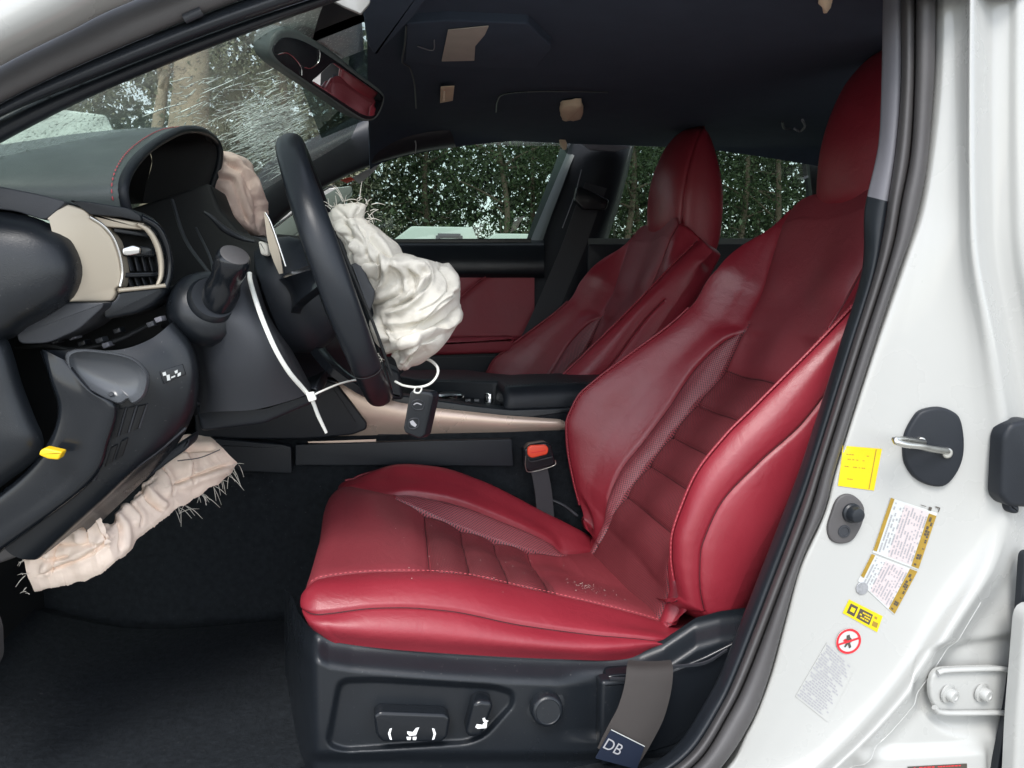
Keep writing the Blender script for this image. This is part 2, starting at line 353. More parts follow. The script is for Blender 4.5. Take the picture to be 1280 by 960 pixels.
def stitches(name, path, m, parent, ln=.0042, gap=.0025, r=.0006, lift=0):
    P = np.asarray(path); L = np.r_[0, np.cumsum(np.linalg.norm(np.diff(P, axis=0), axis=1))]; vf = []; s = 0
    while s + ln < L[-1]:
        q = np.array([[np.interp(s + ln * t, L, P[:, k]) for k in range(3)] for t in (0, .33, .66, 1)])
        vf.append(tube('', q, [.4 * r, r, r, .4 * r], m, seg=5, smooth_path=False, mesh_only=True)); s += ln + gap
    return joined(name, vf, m, parent)
def fbm(p, s, o=4):
    return noise.fractal(Vector(p) * s, 1.0, 2.0, o)
def crumple(G, amp, f0, seed=0, n=9, flip=1):
    """sharp straight cloth creases: faded triangle waves in random directions"""
    rnd = np.random.RandomState(seed); nm = gnormals(G) * flip; P = G.reshape(-1, 3); D = np.zeros(len(P))
    nz = np.array([[noise.noise(Vector(p) * 9 + Vector((seed, 0, 0))), noise.noise(Vector(p) * 9 + Vector((0, seed, 7))), noise.noise(Vector(p) * 5 + Vector((3, 9, seed)))] for p in P])
    for k in range(n):
        d = rnd.normal(0, 1, 3); d[1] *= .5; d /= np.linalg.norm(d); f = f0 * rnd.uniform(.5, 2.2); ph = P @ d * f + rnd.uniform(0, 9) + (nz @ rnd.normal(0, 1, 3)) * .45
        t = np.abs((ph % 1) - .5) * 2; m = np.clip(.55 + 1.6 * (nz @ rnd.normal(0, 1, 3)), 0, 1); D += (t - .5) * m * f0 / f
    return G + nm * (D.reshape(G.shape[:2]) * amp)[:, :, None]
def buckle(G, su=1.16, sv=1.08, wrap=True, iters=260, seed=1, amp0=.003, f=16, pull=.006, up=2):
    """let a sheet with more cloth than its outline needs fold by itself (position based relaxation)"""
    rnd = np.random.RandomState(seed); nm = gnormals(G); T = G.copy()
    nz = np.array([[noise.noise(Vector(p) * f + Vector((seed, 2, 0))) for p in r] for r in G]); X = G + nm * (nz * amp0)[:, :, None]
    nv, nu, _ = G.shape; offs = []
    for (di, dj), w, kind in (((0, 1), .5, 0), ((1, 0), .5, 0), ((1, 1), .35, 0), ((1, -1), .35, 0), ((0, 2), .22, 1), ((2, 0), .22, 1), ((0, 4), .10, 1), ((4, 0), .10, 1), ((3, 3), .08, 1), ((3, -3), .08, 1)):
        ii, jj = np.mgrid[0:nv - di, 0:nu]; j2 = jj + dj
        if wrap: j2 = j2 % nu
        else:
            ok = (j2 >= 0) & (j2 < nu); ii, jj, j2 = ii[ok], jj[ok], j2[ok]
        a = (ii * nu + jj).ravel(); b = ((ii + di) * nu + j2).ravel(); s_ = su if di == 0 else sv if dj == 0 else (su + sv) / 2
        L0 = np.linalg.norm(T.reshape(-1, 3)[b] - T.reshape(-1, 3)[a], axis=1) * s_ * (1 if kind == 0 else .93); offs.append((a, b, w, kind, L0))
    X = X.reshape(-1, 3); Tf = T.reshape(-1, 3); N = len(X)
    for it in range(iters):
        acc = np.zeros_like(X); cnt = np.zeros(N)
        for a, b, w, kind, L0 in offs:
            d = X[b] - X[a]; L = np.linalg.norm(d, axis=1) + 1e-9; e = (L - L0) / L
            if kind: e = np.minimum(e, 0)
            c = d * (e * w)[:, None]
            for k in range(3): acc[:, k] += np.bincount(a, c[:, k], N) - np.bincount(b, c[:, k], N)
            cnt += np.bincount(a, minlength=N) * w * .5 + np.bincount(b, minlength=N) * w * .5
        X += acc / (cnt[:, None] + .5) * .9; X += pull * (Tf - X)
    X = X.reshape(nv, nu, 3)
    if up > 1:
        if wrap: A = np.stack([crs(X[i], nu * up, closed=True, even=False)[::16 // up][:nu * up] for i in range(nv)])
        else: A = np.stack([crs(X[i], 0, even=False)[::16 // up] for i in range(nv)])
        X = np.stack([crs(A[:, j], 0, even=False)[::16 // up] for j in range(A.shape[1])], 1)
    return X
def folds(G, lines, amp, flip=1, w=2.4):
    """pinched creases with a raised roll of cloth beside each, along given lines"""
    nm = gnormals(G) * flip; v = G - EYE; z = v @ _F; X = 640 + F * (v @ _R) / z; Y = 480 - F * (v @ _U) / z; D = np.zeros(X.shape)
    for k, l in enumerate(lines):
        P = crs(np.array([(a, b, 0.) for a, b in l]), 28)[:, :2]; best = np.full(X.shape, 1e9); sg = np.zeros(X.shape); al = np.zeros(X.shape)
        for q in range(len(P) - 1):
            e = P[q + 1] - P[q]; wx, wy = X - P[q, 0], Y - P[q, 1]; t = np.clip((wx * e[0] + wy * e[1]) / (e @ e), 0, 1); d = np.hypot(wx - e[0] * t, wy - e[1] * t); m = d < best
            best = np.where(m, d, best); sg = np.where(m, np.sign(e[0] * wy - e[1] * wx), sg); al = np.where(m, (q + t) / (len(P) - 1), al)
        d = best * sg * (1 if k % 2 else -1); fade = np.clip(np.sin(np.clip(al, 0, 1) * math.pi) * 2.2 + .12, 0, 1); a = amp * (.7 + .5 * ((k * 37) % 10) / 10)
        D += a * fade * (1.0 * np.exp(-((d - 2.4 * w) / (1.9 * w))**2) - 1.15 * np.exp(-(d / (.75 * w))**2) - .35 * np.exp(-((d + 3 * w) / (2.2 * w))**2))
    return G + nm * D[:, :, None]
def wrinkle(G, amp, scale, seed=0, ridge=True):
    """cloth folds: ridged, domain-warped displacement along the normals"""
    n = gnormals(G); D = np.zeros(G.shape[:2])
    for i in range(G.shape[0]):
        for j in range(G.shape[1]):
            p = Vector(G[i, j]) * scale + Vector((seed * 3.1, seed * 1.7, 0)); w = noise.noise_vector(p * .6) * 1.1
            a = noise.noise(p + w); b = noise.noise((p + w) * 2.3)
            D[i, j] = ((1 - 2.4 * abs(a)) + .45 * (1 - 2.4 * abs(b))) if ridge else a + .5 * b
    return G + n * (D * amp)[:, :, None]

# ============================================================ SEATS
B0 = np.array((.43, 0, .45)); UU = np.array((.507, 0, .862)); NN = np.array((-.862, 0, .507)); YC = 1.22
def SN(px, py, Y):
    d = W(px, py, Y) - B0; return float(np.dot(d, UU)), float(np.dot(d, NN)), Y - YC
def SNL(l, Y=None): return [SN(p[0], p[1], p[2] if len(p) > 2 else Y) for p in l]
def upholster(thing_, part_name, G, vlen, uacc, panels, seams, flutes, parts, closed=False, label=None, face=(0, 0, 1)):
    """G base grid -> grooves at seams, split in panels (each a mesh)"""
    n = gnormals(G); nr, nc, _ = G.shape; D = np.zeros((nr, nc)); n = n * np.sign(np.mean((n @ np.array(face))[int(nr * .3):int(nr * .6), int(nc * .45):int(nc * .55)]))
    for jc, depth, w, mask in seams:                # seam along column jc (array per row)
        for i in range(nr):
            if not mask(i): continue
            j = int(jc if np.isscalar(jc) else jc[i]); du = uacc[i] - uacc[i, j]
            D[i] -= depth * np.exp(-(du / w)**2) + .0022 * np.exp(-(du / .012)**2)
    for vfun, depth, w, j0, j1 in flutes:           # seam across
        jj = np.arange(j0, j1 + 1)
        for j in jj:
            dv = vlen[:, j] - vfun(j); D[:, j] -= depth * np.exp(-(dv / w)**2) + .0065 * np.exp(-(dv / .017)**2)
    G2 = G + n * D[:, :, None]
    if label:  # dark red tubes paint the shadow line into each seam groove
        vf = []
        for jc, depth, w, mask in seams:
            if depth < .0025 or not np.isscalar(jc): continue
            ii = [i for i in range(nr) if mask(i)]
            if len(ii) > 8: vf.append(tube('', G2[ii[::2], jc], .0010, 'seam_shade', seg=6, smooth_path=False, mesh_only=True))
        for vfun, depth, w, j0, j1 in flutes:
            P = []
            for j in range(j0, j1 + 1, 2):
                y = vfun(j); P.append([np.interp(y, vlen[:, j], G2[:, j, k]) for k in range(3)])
            vf.append(tube('', np.array(P), .0009, 'seam_shade', seg=6, smooth_path=False, mesh_only=True))
        joined('seam_shadow_lines', vf, 'seam_shade', parts[label])
    uv = np.stack([uacc, vlen], 2).reshape(-1, 2); V = G2.reshape(-1, 3); root = None
    for name, m, cells, par in panels:
        ii, jj = np.nonzero(cells); 
        if not len(ii): continue
        if closed: q = np.stack([ii * nc + jj, ii * nc + (jj + 1) % nc, (ii + 1) * nc + (jj + 1) % nc, (ii + 1) * nc + jj], 1)
        else: q = np.stack([ii * nc + jj, ii * nc + jj + 1, (ii + 1) * nc + jj + 1, (ii + 1) * nc + jj], 1)
        us, inv = np.unique(q, return_inverse=True); q = inv.reshape(-1, 4)
        o = mesh_obj(name, V[us], q, m, parts.get(par, thing_), uv=uv[us]); parts.setdefault(name, o)
    return G2

def colinterp(P, ncells):
    """P (rows, k, 3) control columns -> dense columns; ncells per interval"""
    rows = []
    for r in P:
        Q = np.vstack([2 * r[0] - r[1], r, 2 * r[-1] - r[-2]]); out = []
        for i in range(len(r) - 1):
            a, b, c, d = Q[i:i + 4]; t = (np.arange(ncells[i]) / ncells[i])[:, None]
            # limited tangents keep thin panels well behaved
            h = np.linalg.norm(c - b) + 1e-9; h0 = np.linalg.norm(b - a) + 1e-9; h1 = np.linalg.norm(d - c) + 1e-9
            m0 = ((c - b) / h * h0 + (b - a) / h0 * h) / (h + h0) * h; m1 = ((d - c) / h1 * h + (c - b) / h * h1) / (h + h1) * h
            out.append((2 * t**3 - 3 * t**2 + 1) * b + (t**3 - 2 * t**2 + t) * m0 + (-2 * t**3 + 3 * t**2) * c + (t**3 - t**2) * m1)
        out.append(r[-1:]); rows.append(np.vstack(out))
    return np.array(rows)

def build_backrest(seat, parts):
    NR = 230
    topf = [(.55, .05, .0), (.65, .04, 0)]
    # far outlines (s, n, t) measured on the seat
    Cf = SNL([(728, 645, 1.445), (716, 600, 1.45), (708, 550, 1.455), (709, 522, 1.455), (721, 497, 1.455), (745, 474, 1.45), (790, 440, 1.445), (850, 394, 1.43), (870, 373, 1.425), (883, 350, 1.42), (900, 330, 1.41), (930, 303, 1.415), (962, 287, 1.415), (1000, 270, 1.41)])
    Bf = SNL([(757, 650, 1.385), (759, 620, 1.385), (772, 590, 1.385), (805, 547, 1.385), (835, 507, 1.383), (860, 470, 1.38), (885, 442, 1.37), (905, 425, 1.36), (930, 408, 1.35), (950, 370, 1.355), (965, 320, 1.37), (978, 280, 1.375)])
    Af = SNL([(758, 660, 1.36), (766, 640, 1.35), (782, 617, 1.345), (810, 580, 1.345), (845, 535, 1.345), (872, 502, 1.345), (905, 465, 1.345), (920, 435, 1.345), (933, 406, 1.345), (950, 370, 1.352), (965, 320, 1.367), (978, 280, 1.372)])
    Cn = SNL([(845, 745, .99), (838, 695, .99), (840, 665, .99), (848, 640, .99), (870, 590, .99), (905, 545, .99), (940, 510, .99), (1000, 450, .99), (1055, 393, .995)]) + [(.60, .005, -.215), (.68, -.018, -.205), (.75, -.045, -.185)]
    Dn = SNL([(882, 768, .965), (877, 745, .962), (876, 715, .96), (880, 680, .96), (900, 635, .96), (950, 580, .96), (1005, 530, .962)]) + [(.50, -.01, -.245), (.62, -.045, -.24), (.75, -.085, -.21)]
    s0, s1 = -.03, .752
    sm = lambda x: np.clip(x, 0, 1)**2 * (3 - 2 * np.clip(x, 0, 1))
    v = np.linspace(0, 1, NR); S = s0 + (s1 - s0) * v; warp = lambda sb, st=0: (lambda q: np.where(q > .6, .6 + (q - .6) * (s1 - st - .6) / (s1 - .6), q))(np.where(S < .12, (s0 + sb) + (S - s0) * (.12 - s0 - sb) / (.12 - s0), S))
    def col(l, sb=0, st=0):
        l = sorted(l); a = np.array(l); k = [0]
        for i in range(1, len(a)):
            if a[i, 0] - a[k[-1], 0] > .006: k.append(i)
        a = a[k]; w_ = warp(sb, st); return pchip(a[:, 0], a[:, 1], w_), pchip(a[:, 0], a[:, 2], w_)
    Cfn, Cft = col(Cf, .050, .04); Bn_, Bt = col(Bf, 0); An, At = col(Af); Cnn, Cnt = col(Cn, .073, .02); Dnn, Dnt = col(Dn, .076, .035); stw = np.clip((Bt - At) / .03, 0, 1); g_ = sm((S - s0) / .075); Bn_ = An + (Bn_ - An) * g_ - .010 * (1 - g_); Cb = lambda c: (c - Bn_) * g_
    # lower ends of the bolsters curl back
    low = sm(1 - S / .06)
    top = sm((S - .66) / .1)
    thick = -.112 - .018 * v
    colsn = [thick - .0, thick, thick * .5 - .004, Cfn * .5 - .015 - .0 * v, Cfn, Bn_ + .78 * Cb(Cfn) , Bn_ + .30 * Cb(Cfn), Bn_, (An + Bn_) / 2 + .006 * stw, An, An * 0 + (An - .006), An, (An + Bn_) / 2 + .004 * stw, Bn_, Bn_ + .30 * Cb(Cnn), Bn_ + .80 * Cb(Cnn), Cnn, Cnn * .5 + Dnn * .5 + .010, Dnn, Dnn * .3 + thick * .35, thick, thick]
    wd = Cft / .235; BtN = Bt + .048 * sm(1 - (S - s0) / .15)
    colst = [0 * v, .16 * wd, .225 * wd, .244 * wd, Cft, Bt + .80 * (Cft - Bt), Bt + .45 * (Cft - Bt), Bt, (At + Bt) / 2, At, 0 * v, -At - (BtN - Bt), -(At + Bt) / 2 - (BtN - Bt), -BtN, -BtN + .45 * (Cnt + BtN), -BtN + .80 * (Cnt + BtN), Cnt, Cnt * .45 + Dnt * .55 - .006, Dnt, Dnt * .99, .16 * Dnt / .25, 0 * v]
    NI = [8, 6, 6, 10, 12, 14, 14, 8, 8, 36, 36, 8, 8, 14, 14, 12, 16, 18, 22, 6, 8]
    P = np.stack([np.stack([np.array(a), np.array(b)], 1) for a, b in zip(colsn, colst)], 1)   # rows,k,(n,t)
    SB = [.0, .03, .04, .045, .050, .040, .015, 0, 0, 0, 0, 0, .005, .03, .05, .065, .073, .076, .076, .076, .06, .0]; ST = [0, .01, .035, .04, .04, .03, .015, .006, .004, .003, 0, .003, .004, .006, .010, .015, .02, .028, .035, .035, .01, 0]; SS = np.stack([warp(b, c) for b, c in zip(SB, ST)], 1)
    # bottom edge: centre reaches lower than bolsters
    P3 = B0 + UU * SS[..., None] + NN * P[..., :1] + np.array((0, 1, 0)) * (P[..., 1:] + YC)
    ctr = lambda r: r.mean(0)
    caps0, caps1 = [], []
    K = 10
    for k in range(1, K + 1):
        a = k / K * math.pi / 2; c = P3[0].mean(0); sc = max(.02, math.cos(a))
        caps0.append(c + (P3[0] - c) * sc - UU * .018 * math.sin(a))
        c = P3[-1].mean(0) - NN * .0; caps1.append(c + (P3[-1] - c) * max(.02, math.cos(a)) + UU * .03 * math.sin(a))
    P3 = np.vstack([np.array(caps0[::-1]), P3, np.array(caps1)])
    G = colinterp(P3, NI); nr, nc, _ = G.shape
    J = np.r_[0, np.cumsum(NI)]
    (jb0, jbf, jsf, jDf, jC, jm1, jm2, jB, jst, jA, jc, jA2, jst2, jB2, jm3, jm4, jC2, jd, jD2, js2, jb2, jend) = J
    uacc = np.concatenate([np.zeros((nr, 1)), np.cumsum(np.linalg.norm(np.diff(G, axis=1), axis=2), 1)], 1); uacc -= uacc[:, jc:jc + 1]
    vl = np.concatenate([np.zeros((1, nc)), np.cumsum(np.linalg.norm(np.diff(G, axis=0), axis=2), 0)], 0)
    vl = vl[:, jc:jc + 1].repeat(nc, 1)
    row = lambda s: K + (s - s0) / (s1 - s0) * (NR - 1)
    vs = lambda s: float(np.interp(row(s), np.arange(nr), vl[:, jc]))
    rA = row(.512); allr = lambda i: K - 4 < i < nr - K
    seams = [(jC, .0022, .0022, allr), (jB, .006, .0026, lambda i: i < rA), (jB, .0026, .0022, lambda i: i >= rA), (jA, .004, .0022, lambda i: K < i < rA), (jA2, .004, .0022, lambda i: K < i < rA), (jB2, .006, .0026, lambda i: i < rA), (jB2, .0026, .0022, lambda i: i >= rA), (jC2, .003, .0024, allr), (jD2, .004, .0024, lambda i: i < row(.56))]
    # the insert flutes, their far end lies a little lower than the near one
    fl = []
    hx = lambda pf: SN(*pf, 1.345)[0]
    for k, pf in enumerate([(905, 465), (873, 503), (843, 545), (812, 580), (783, 620)]):
        s_ = hx(pf); fl.append((lambda j, s_=s_, k=k: vs(s_ + (.006 if k == 0 else -.002)), .004 if k == 0 else .0055, .0026, jA, jA2))
    sT = hx((905, 465)) + .006
    I, Jx = np.mgrid[0:nr - 1, 0:nc - 1]
    inn = (Jx >= jA) & (Jx < jA2)
    panels = [('upper_panel', 'red_in', inn & (I >= row(sT)), None)]
    seat_parts = parts
    back = upholster(seat, 'backrest', G, vl, uacc, [
        ('backrest', 'red', (Jx < jsf) | (Jx >= js2), None)], seams, fl, parts, face=NN)
    upholster(seat, '', G, vl, uacc, [
        ('bolster', 'red', (Jx >= jsf) & (Jx < jB), 'backrest'),
        ('perforated_strip', 'red_strip', (Jx >= jB) & (Jx < jA) & (I < rA), 'backrest'),
        ('shoulder_seam', 'red', (((Jx >= jB) & (Jx < jA)) | ((Jx >= jA2) & (Jx < jB2))) & (I >= rA), 'backrest'),
        ('insert_panel', 'red_perf', inn & (I < row(sT)), 'backrest'),
        ('upper_panel', 'red_in', inn & (I >= row(sT)), 'backrest'),
        ('perforated_strip', 'red_strip', (Jx >= jA2) & (Jx < jB2) & (I < rA) & (I > row(.11)), 'backrest'),
        ('lower_strip', 'red', (Jx >= jA2) & (Jx < jB2) & (I <= row(.11)), 'backrest'),
        ('bolster', 'red', (Jx >= jB2) & (Jx < jD2), 'backrest'),
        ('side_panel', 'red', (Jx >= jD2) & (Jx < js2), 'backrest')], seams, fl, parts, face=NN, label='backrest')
    n = gnormals(G)
    for jj, a, b in ((jC + 2, .01, .45), (jC2 - 2, .02, .74), (jC2 + 2, .02, .74)):
        stitches('stitching', (G + n * .0003)[int(row(a)):int(row(b)), jj], 'thread', parts['backrest'])
    # piping roll at the stitched edge
    for jj, a, b in ((jC, .0, .5), (jC2, .01, .74)):
        tube('piping', (G - n * .0006)[int(row(a)):int(row(b)):3, jj], .0022, 'red', parts['backrest'], smooth_path=False, seg=8)

def build_headrest(seat, parts):
    S = [.735, .745, .78, .84, .90, .95, .985, 1.003, 1.015]
    nf = [.000, .012, .036, .066, .084, .090, .086, .078, .066]
    nb = [-.135, -.145, -.138, -.112, -.076, -.032, .006, .026, .040]
    w = [.104, .116, .124, .126, .121, .112, .098, .082, .060]
    s = np.linspace(.735, 1.015, 60); f = pchip(S, nf, s); b = pchip(S, nb, s); ww = pchip(S, w, s); M_ = 96
    rows = []
    for k in range(len(s)):
        a = np.arange(M_) / M_ * 2 * math.pi; e = 2 / 3.6; x = np.sign(np.cos(a)) * np.abs(np.cos(a))**e; y = np.sign(np.sin(a)) * np.abs(np.sin(a))**(2 / 4.5)
        c = (f[k] + b[k]) / 2; h = (f[k] - b[k]) / 2; nn = c + h * x - .020 * (y**2) * (x > 0) * x
        rows.append(B0 + UU * s[k] + np.outer(nn, NN) + np.outer(YC + ww[k] * y * (1 - .12 * (x < 0) * -x), (0, 1, 0)))
    def cap(r, dirn, h):
        c = r.mean(0); return [c + (r - c) * math.cos(t) + dirn * h * math.sin(t) for t in (.3, .6, .9, 1.2, 1.45)]
    rows = cap(rows[0], -UU, .008)[::-1] + rows + cap(rows[-1], UU + .2 * NN, .012)
    G = np.array(rows); n0 = np.cross(np.roll(G, -1, 1) - np.roll(G, 1, 1), np.gradient(G, axis=0)); n0 /= np.linalg.norm(n0, axis=2, keepdims=True) + 1e-9
    c = G.mean((0, 1)); 
    if np.mean(np.sum(n0 * (G - c), 2)) < 0: n0 = -n0
    seam = [14, M_ - 14]; 
    for j in range(M_):
        d = min(abs(j - q) for q in seam) * .0055; G[:, j] -= n0[:, j] * (.0035 * math.exp(-(d / .003)**2) + .002 * math.exp(-(d / .012)**2))
    nr = len(G); V = G.reshape(-1, 3); fs = gfaces(nr, M_, cu=True)
    fr = [q for i, q in enumerate(fs) if (i % M_) < 14 or (i % M_) >= M_ - 14]; sd = [q for i, q in enumerate(fs) if 14 <= (i % M_) < M_ - 14]
    def sub(name, F_, m, par):
        u, inv = np.unique(np.array(F_), return_inverse=True); return mesh_obj(name, V[u], inv.reshape(-1, 4), m, par)
    hr = sub('headrest', sd, 'red', seat); sub('headrest_face', fr, 'red', hr)
    for t in (-.05, .05):
        tube('post', [B0 + UU * .70 + NN * -.03 + np.array((0, YC + t, 0)), B0 + UU * .76 + NN * -.03 + np.array((0, YC + t, 0))], .006, 'chrome', hr, n=4)

def build_cushion(seat, parts):
    YR = dict
    cols = {}
    cols['Fb'] = [(-.06, .46, 1.47), (.2, .44, 1.47), (.47, .38, 1.46)]
    px = lambda l, Y: [(w[0], w[2], w[1]) for w in WL(l, Y)]
    cols['Fp'] = px([(432, 606, 1.45), (450, 594, 1.46), (500, 584, 1.465), (545, 587, 1.465), (600, 604, 1.465), (640, 623, 1.465), (680, 643, 1.465), (740, 673, 1.46), (765, 690, 1.455)], None)
    cols['Fm'] = px([(436, 602, 1.43), (500, 580, 1.44), (545, 583, 1.44), (600, 600, 1.44), (680, 640, 1.44), (740, 672, 1.435), (762, 690, 1.43)], None)
    cols['Fi'] = px([(440, 604, 1.41), (490, 596, 1.405), (550, 602, 1.40), (620, 628, 1.40), (700, 668, 1.40), (755, 690, 1.40)], None)
    cols['U'] = px([(440, 607, 1.39), (485, 616, 1.36), (505, 615, 1.362), (540, 620, 1.365), (580, 630, 1.367), (620, 645, 1.37), (690, 677, 1.37), (706, 691, 1.37), (755, 684, 1.40)], None)
    cols['L'] = px([(438, 608, 1.37), (485, 618, 1.345), (505, 626, 1.335), (530, 638, 1.33), (570, 656, 1.33), (650, 683, 1.33), (702, 693, 1.345), (755, 688, 1.385)], None)
    cols['S'] = px([(390, 726, 1.02), (410, 718, 1.03), (470, 712, 1.04), (540, 712, 1.04), (590, 717, 1.04), (640, 728, 1.04), (720, 746, 1.04), (800, 766, 1.035), (850, 782, 1.03)], None)
    cols['Nm'] = px([(385, 738, .99), (420, 732, .995), (500, 728, .995), (560, 731, .995), (650, 752, .995), (740, 771, .995), (815, 786, .995), (850, 793, .995)], None)
    cols['Pn'] = px([(377, 767, .965), (420, 763, .962), (460, 758, .962), (500, 757, .962), (560, 761, .962), (650, 778, .962), (740, 790, .962), (815, 797, .962), (850, 803, .965)], None)
    cols['Sm'] = px([(380, 774, .958), (420, 783, .945), (480, 788, .940), (560, 794, .938), (650, 803, .938), (740, 809, .942), (815, 803, .955), (850, 808, .96)], None)
    cols['Bn'] = px([(384, 784, .968), (400, 797, .96), (440, 806, .955), (560, 817, .952), (700, 824, .952), (780, 824, .955), (825, 812, .965), (850, 815, .97)], None)
    xf = dict(Fb=-.03, Fp=-.045, Fm=-.045, Fi=-.048, U=-.052, L=-.056, S=-.074, Nm=-.075, Pn=-.075, Sm=-.068, Bn=-.052)
    NR = 210; a = np.linspace(0, 1, NR)
    order = ['Fb', 'Fp', 'Fm', 'Fi', 'U', 'L', 'C', 'S', 'Nm', 'Pn', 'Sm', 'Bn']
    tab = {}
    for k in order:
        if k == 'C': continue
        l = np.array(sorted(cols[k])); X = xf[k] + (.50 - xf[k]) * a; tab[k] = (X, pchip(l[:, 0], l[:, 1], X), pchip(l[:, 0], l[:, 2], X))
    L_, S_ = tab['L'], tab['S']; tab['C'] = ((L_[0] + S_[0]) / 2, (L_[1] + S_[1]) / 2 - .004, np.full(NR, 1.19))
    P = np.stack([np.stack([tab[k][0], tab[k][2], tab[k][1]], 1) for k in order], 1)
    # front roll
    K = 34; pre = []
    rr = .030
    for k in range(1, K + 1):
        t = k / K
        if t < .5:
            an = t / .5 * math.pi / 2; dx = -rr * math.sin(an); dz = -rr * (1 - math.cos(an)) * 1.25
        else: dx = -rr + (t - .5) * .02; dz = -rr * 1.25 - (t - .5) * .16
        row = P[0].copy(); row[:, 0] += dx; z = row[:, 2] + dz
        sidek = np.array([.15, .35, .75, .9, 1, 1, 1, .9, .55, .2, .1, .05]); row[:, 2] = row[:, 2] + dz * sidek; sw = np.array([0, 0, 0, 0, 0, 0, 0, .06, .4, .8, 1, 1.]); ti = rr * (1 - math.cos(an)) * 1.3 if t < .5 else rr * 1.3 + (t - .5) * .16; row[:, 1] += ti * sw; row[:, 0] += (t >= .5) * (t - .5) * .05 * sw; pre.append(row)
    P = np.vstack([np.array(pre[::-1]), P]); NI = [6, 8, 12, 16, 16, 36, 36, 24, 26, 24, 16]
    G = colinterp(P, NI); nr, nc, _ = G.shape; J = np.r_[0, np.cumsum(NI)]; jj = dict(zip(order, J))
    uacc = np.concatenate([np.zeros((nr, 1)), np.cumsum(np.linalg.norm(np.diff(G, axis=1), axis=2), 1)], 1); uacc -= uacc[:, jj['C']:jj['C'] + 1]
    xv = np.arange(nr)[:, None] * np.ones(nc); vl = np.zeros((nr, nc)); vl[1:] = np.cumsum(np.linalg.norm(np.diff(G, axis=0), axis=2), 0); vl = vl[:, jj['C']:jj['C'] + 1].repeat(nc, 1)
    rowx = lambda x: K + (x + .065) / (.565) * (NR - 1)
    vs = lambda x: float(np.interp(rowx(x), np.arange(nr), vl[:, 0]))
    # flute seams at measured X (far end, near end)
    fl = []
    for k, (x1, x2) in enumerate([(.081, .078), (.146, .135), (.207, .192), (.272, .251)]):
        def vf(j, x1=x1, x2=x2):
            t = (j - jj['L']) / (jj['S'] - jj['L']); return vs(x1 + (x2 - x1) * t)
        fl.append((vf, .0045 if k == 0 else .0036, .0024, jj['L'], jj['S']))
    rS = rowx(.022); rE = rowx(.347); al = lambda i: i > 6
    seams = [(jj['Fp'], .003, .0024, al), (jj['U'], .0085, .0045, lambda i: i > K * .3), (jj['L'], .0035, .0022, lambda i: rS < i < rE), (jj['S'], .0035, .0024, lambda i: i > K * .4), (jj['Pn'], .0042, .0026, al)]
    # slack creases in the near side panel
    I, Jx = np.mgrid[0:nr - 1, 0:nc - 1]; r1, r4 = rowx(.080), rowx(.262); c_ = (Jx >= jj['L']) & (Jx < jj['S'])
    args = (G, vl, uacc)
    upholster(seat, '', *args, [('cushion', 'red_in', c_ & ((I < r1) | (I >= r4)), None)], seams, fl, parts)
    upholster(seat, '', *args, [
        ('insert_panel', 'red_perf', c_ & (I >= r1) & (I < r4), 'cushion'),
        ('perforated_strip', 'red_strip', (Jx >= jj['U']) & (Jx < jj['L']) & (I >= rS) & (I < rE), 'cushion'),
        ('bolster', 'red', (Jx < jj['U']) | ((Jx >= jj['U']) & (Jx < jj['L']) & (I >= rE)), 'cushion'),
        ('front_corner_panel', 'red', (Jx >= jj['U']) & (Jx < jj['L']) & (I < rS), 'cushion'),
        ('bolster', 'red', (Jx >= jj['S']) & (Jx < jj['Pn']), 'cushion'),
        ('side_panel', 'red', Jx >= jj['Pn'], 'cushion')], seams, fl, parts, label='cushion')
    n = gnormals(G)
    s = 1 if n[K + 50, jj['C'], 2] > 0 else -1; n = n * s
    stitches('stitching', (G + n * .0002)[int(K * .8):int(rowx(.42)), jj['S'] + 2], 'thread', parts['cushion'])
    tube('piping', (G - n * .0006)[K - 6:int(rowx(.46)):3, jj['Fp']], .0022, 'red', parts['cushion'], smooth_path=False, seg=8)
    return G, n

seat = thing('leather_seat', 'red leather driver seat with fluted perforated insert, nearest the open door', 'car seat', (.3, YC, .3), 'two red leather front seats')
parts = {}
Gc, nC = build_cushion(seat, parts)
pb = {}
build_backrest(seat, pb)
build_headrest(seat, pb)
# passenger seat: the same seat on the far side of the console
OFS = Vector((-.062, .72, 0))
seat2 = seat.copy(); COL.objects.link(seat2); seat2.location = seat.location + OFS
seat2['label'] = 'red leather passenger seat behind the centre console by the far door'
for ch in list(seat.children):
    c = ch.copy(); COL.objects.link(c); c.parent = seat2
    for g in list(ch.children):
        d = g.copy(); COL.objects.link(d); d.parent = c
# crumbs on the rear of the driver cushion
vf = []
for k in range(90):
    x = random.gauss(.325, .016); y = random.gauss(1.12, .022)
    if k > 62: x = random.uniform(.0, .40); y = random.uniform(1.0, 1.3)
    i = int(34 + (x + .065) / .565 * 209); j = int(np.argmin(np.abs(Gc[i, :, 1] - y))); p = Gc[i, j] + nC[i, j] * .0003; r = random.uniform(.0002, .0006)
    vf.append(cyl('', p, nC[i, j], r, r, 'bag', bev=r * .3, seg=5, mesh_only=True))
o = joined('crumbs', vf, 'bag'); tag(o, 'tiny pale crumbs scattered on the driver seat cushion', 'crumbs', kind='stuff')
EYV = Vector(EYE)

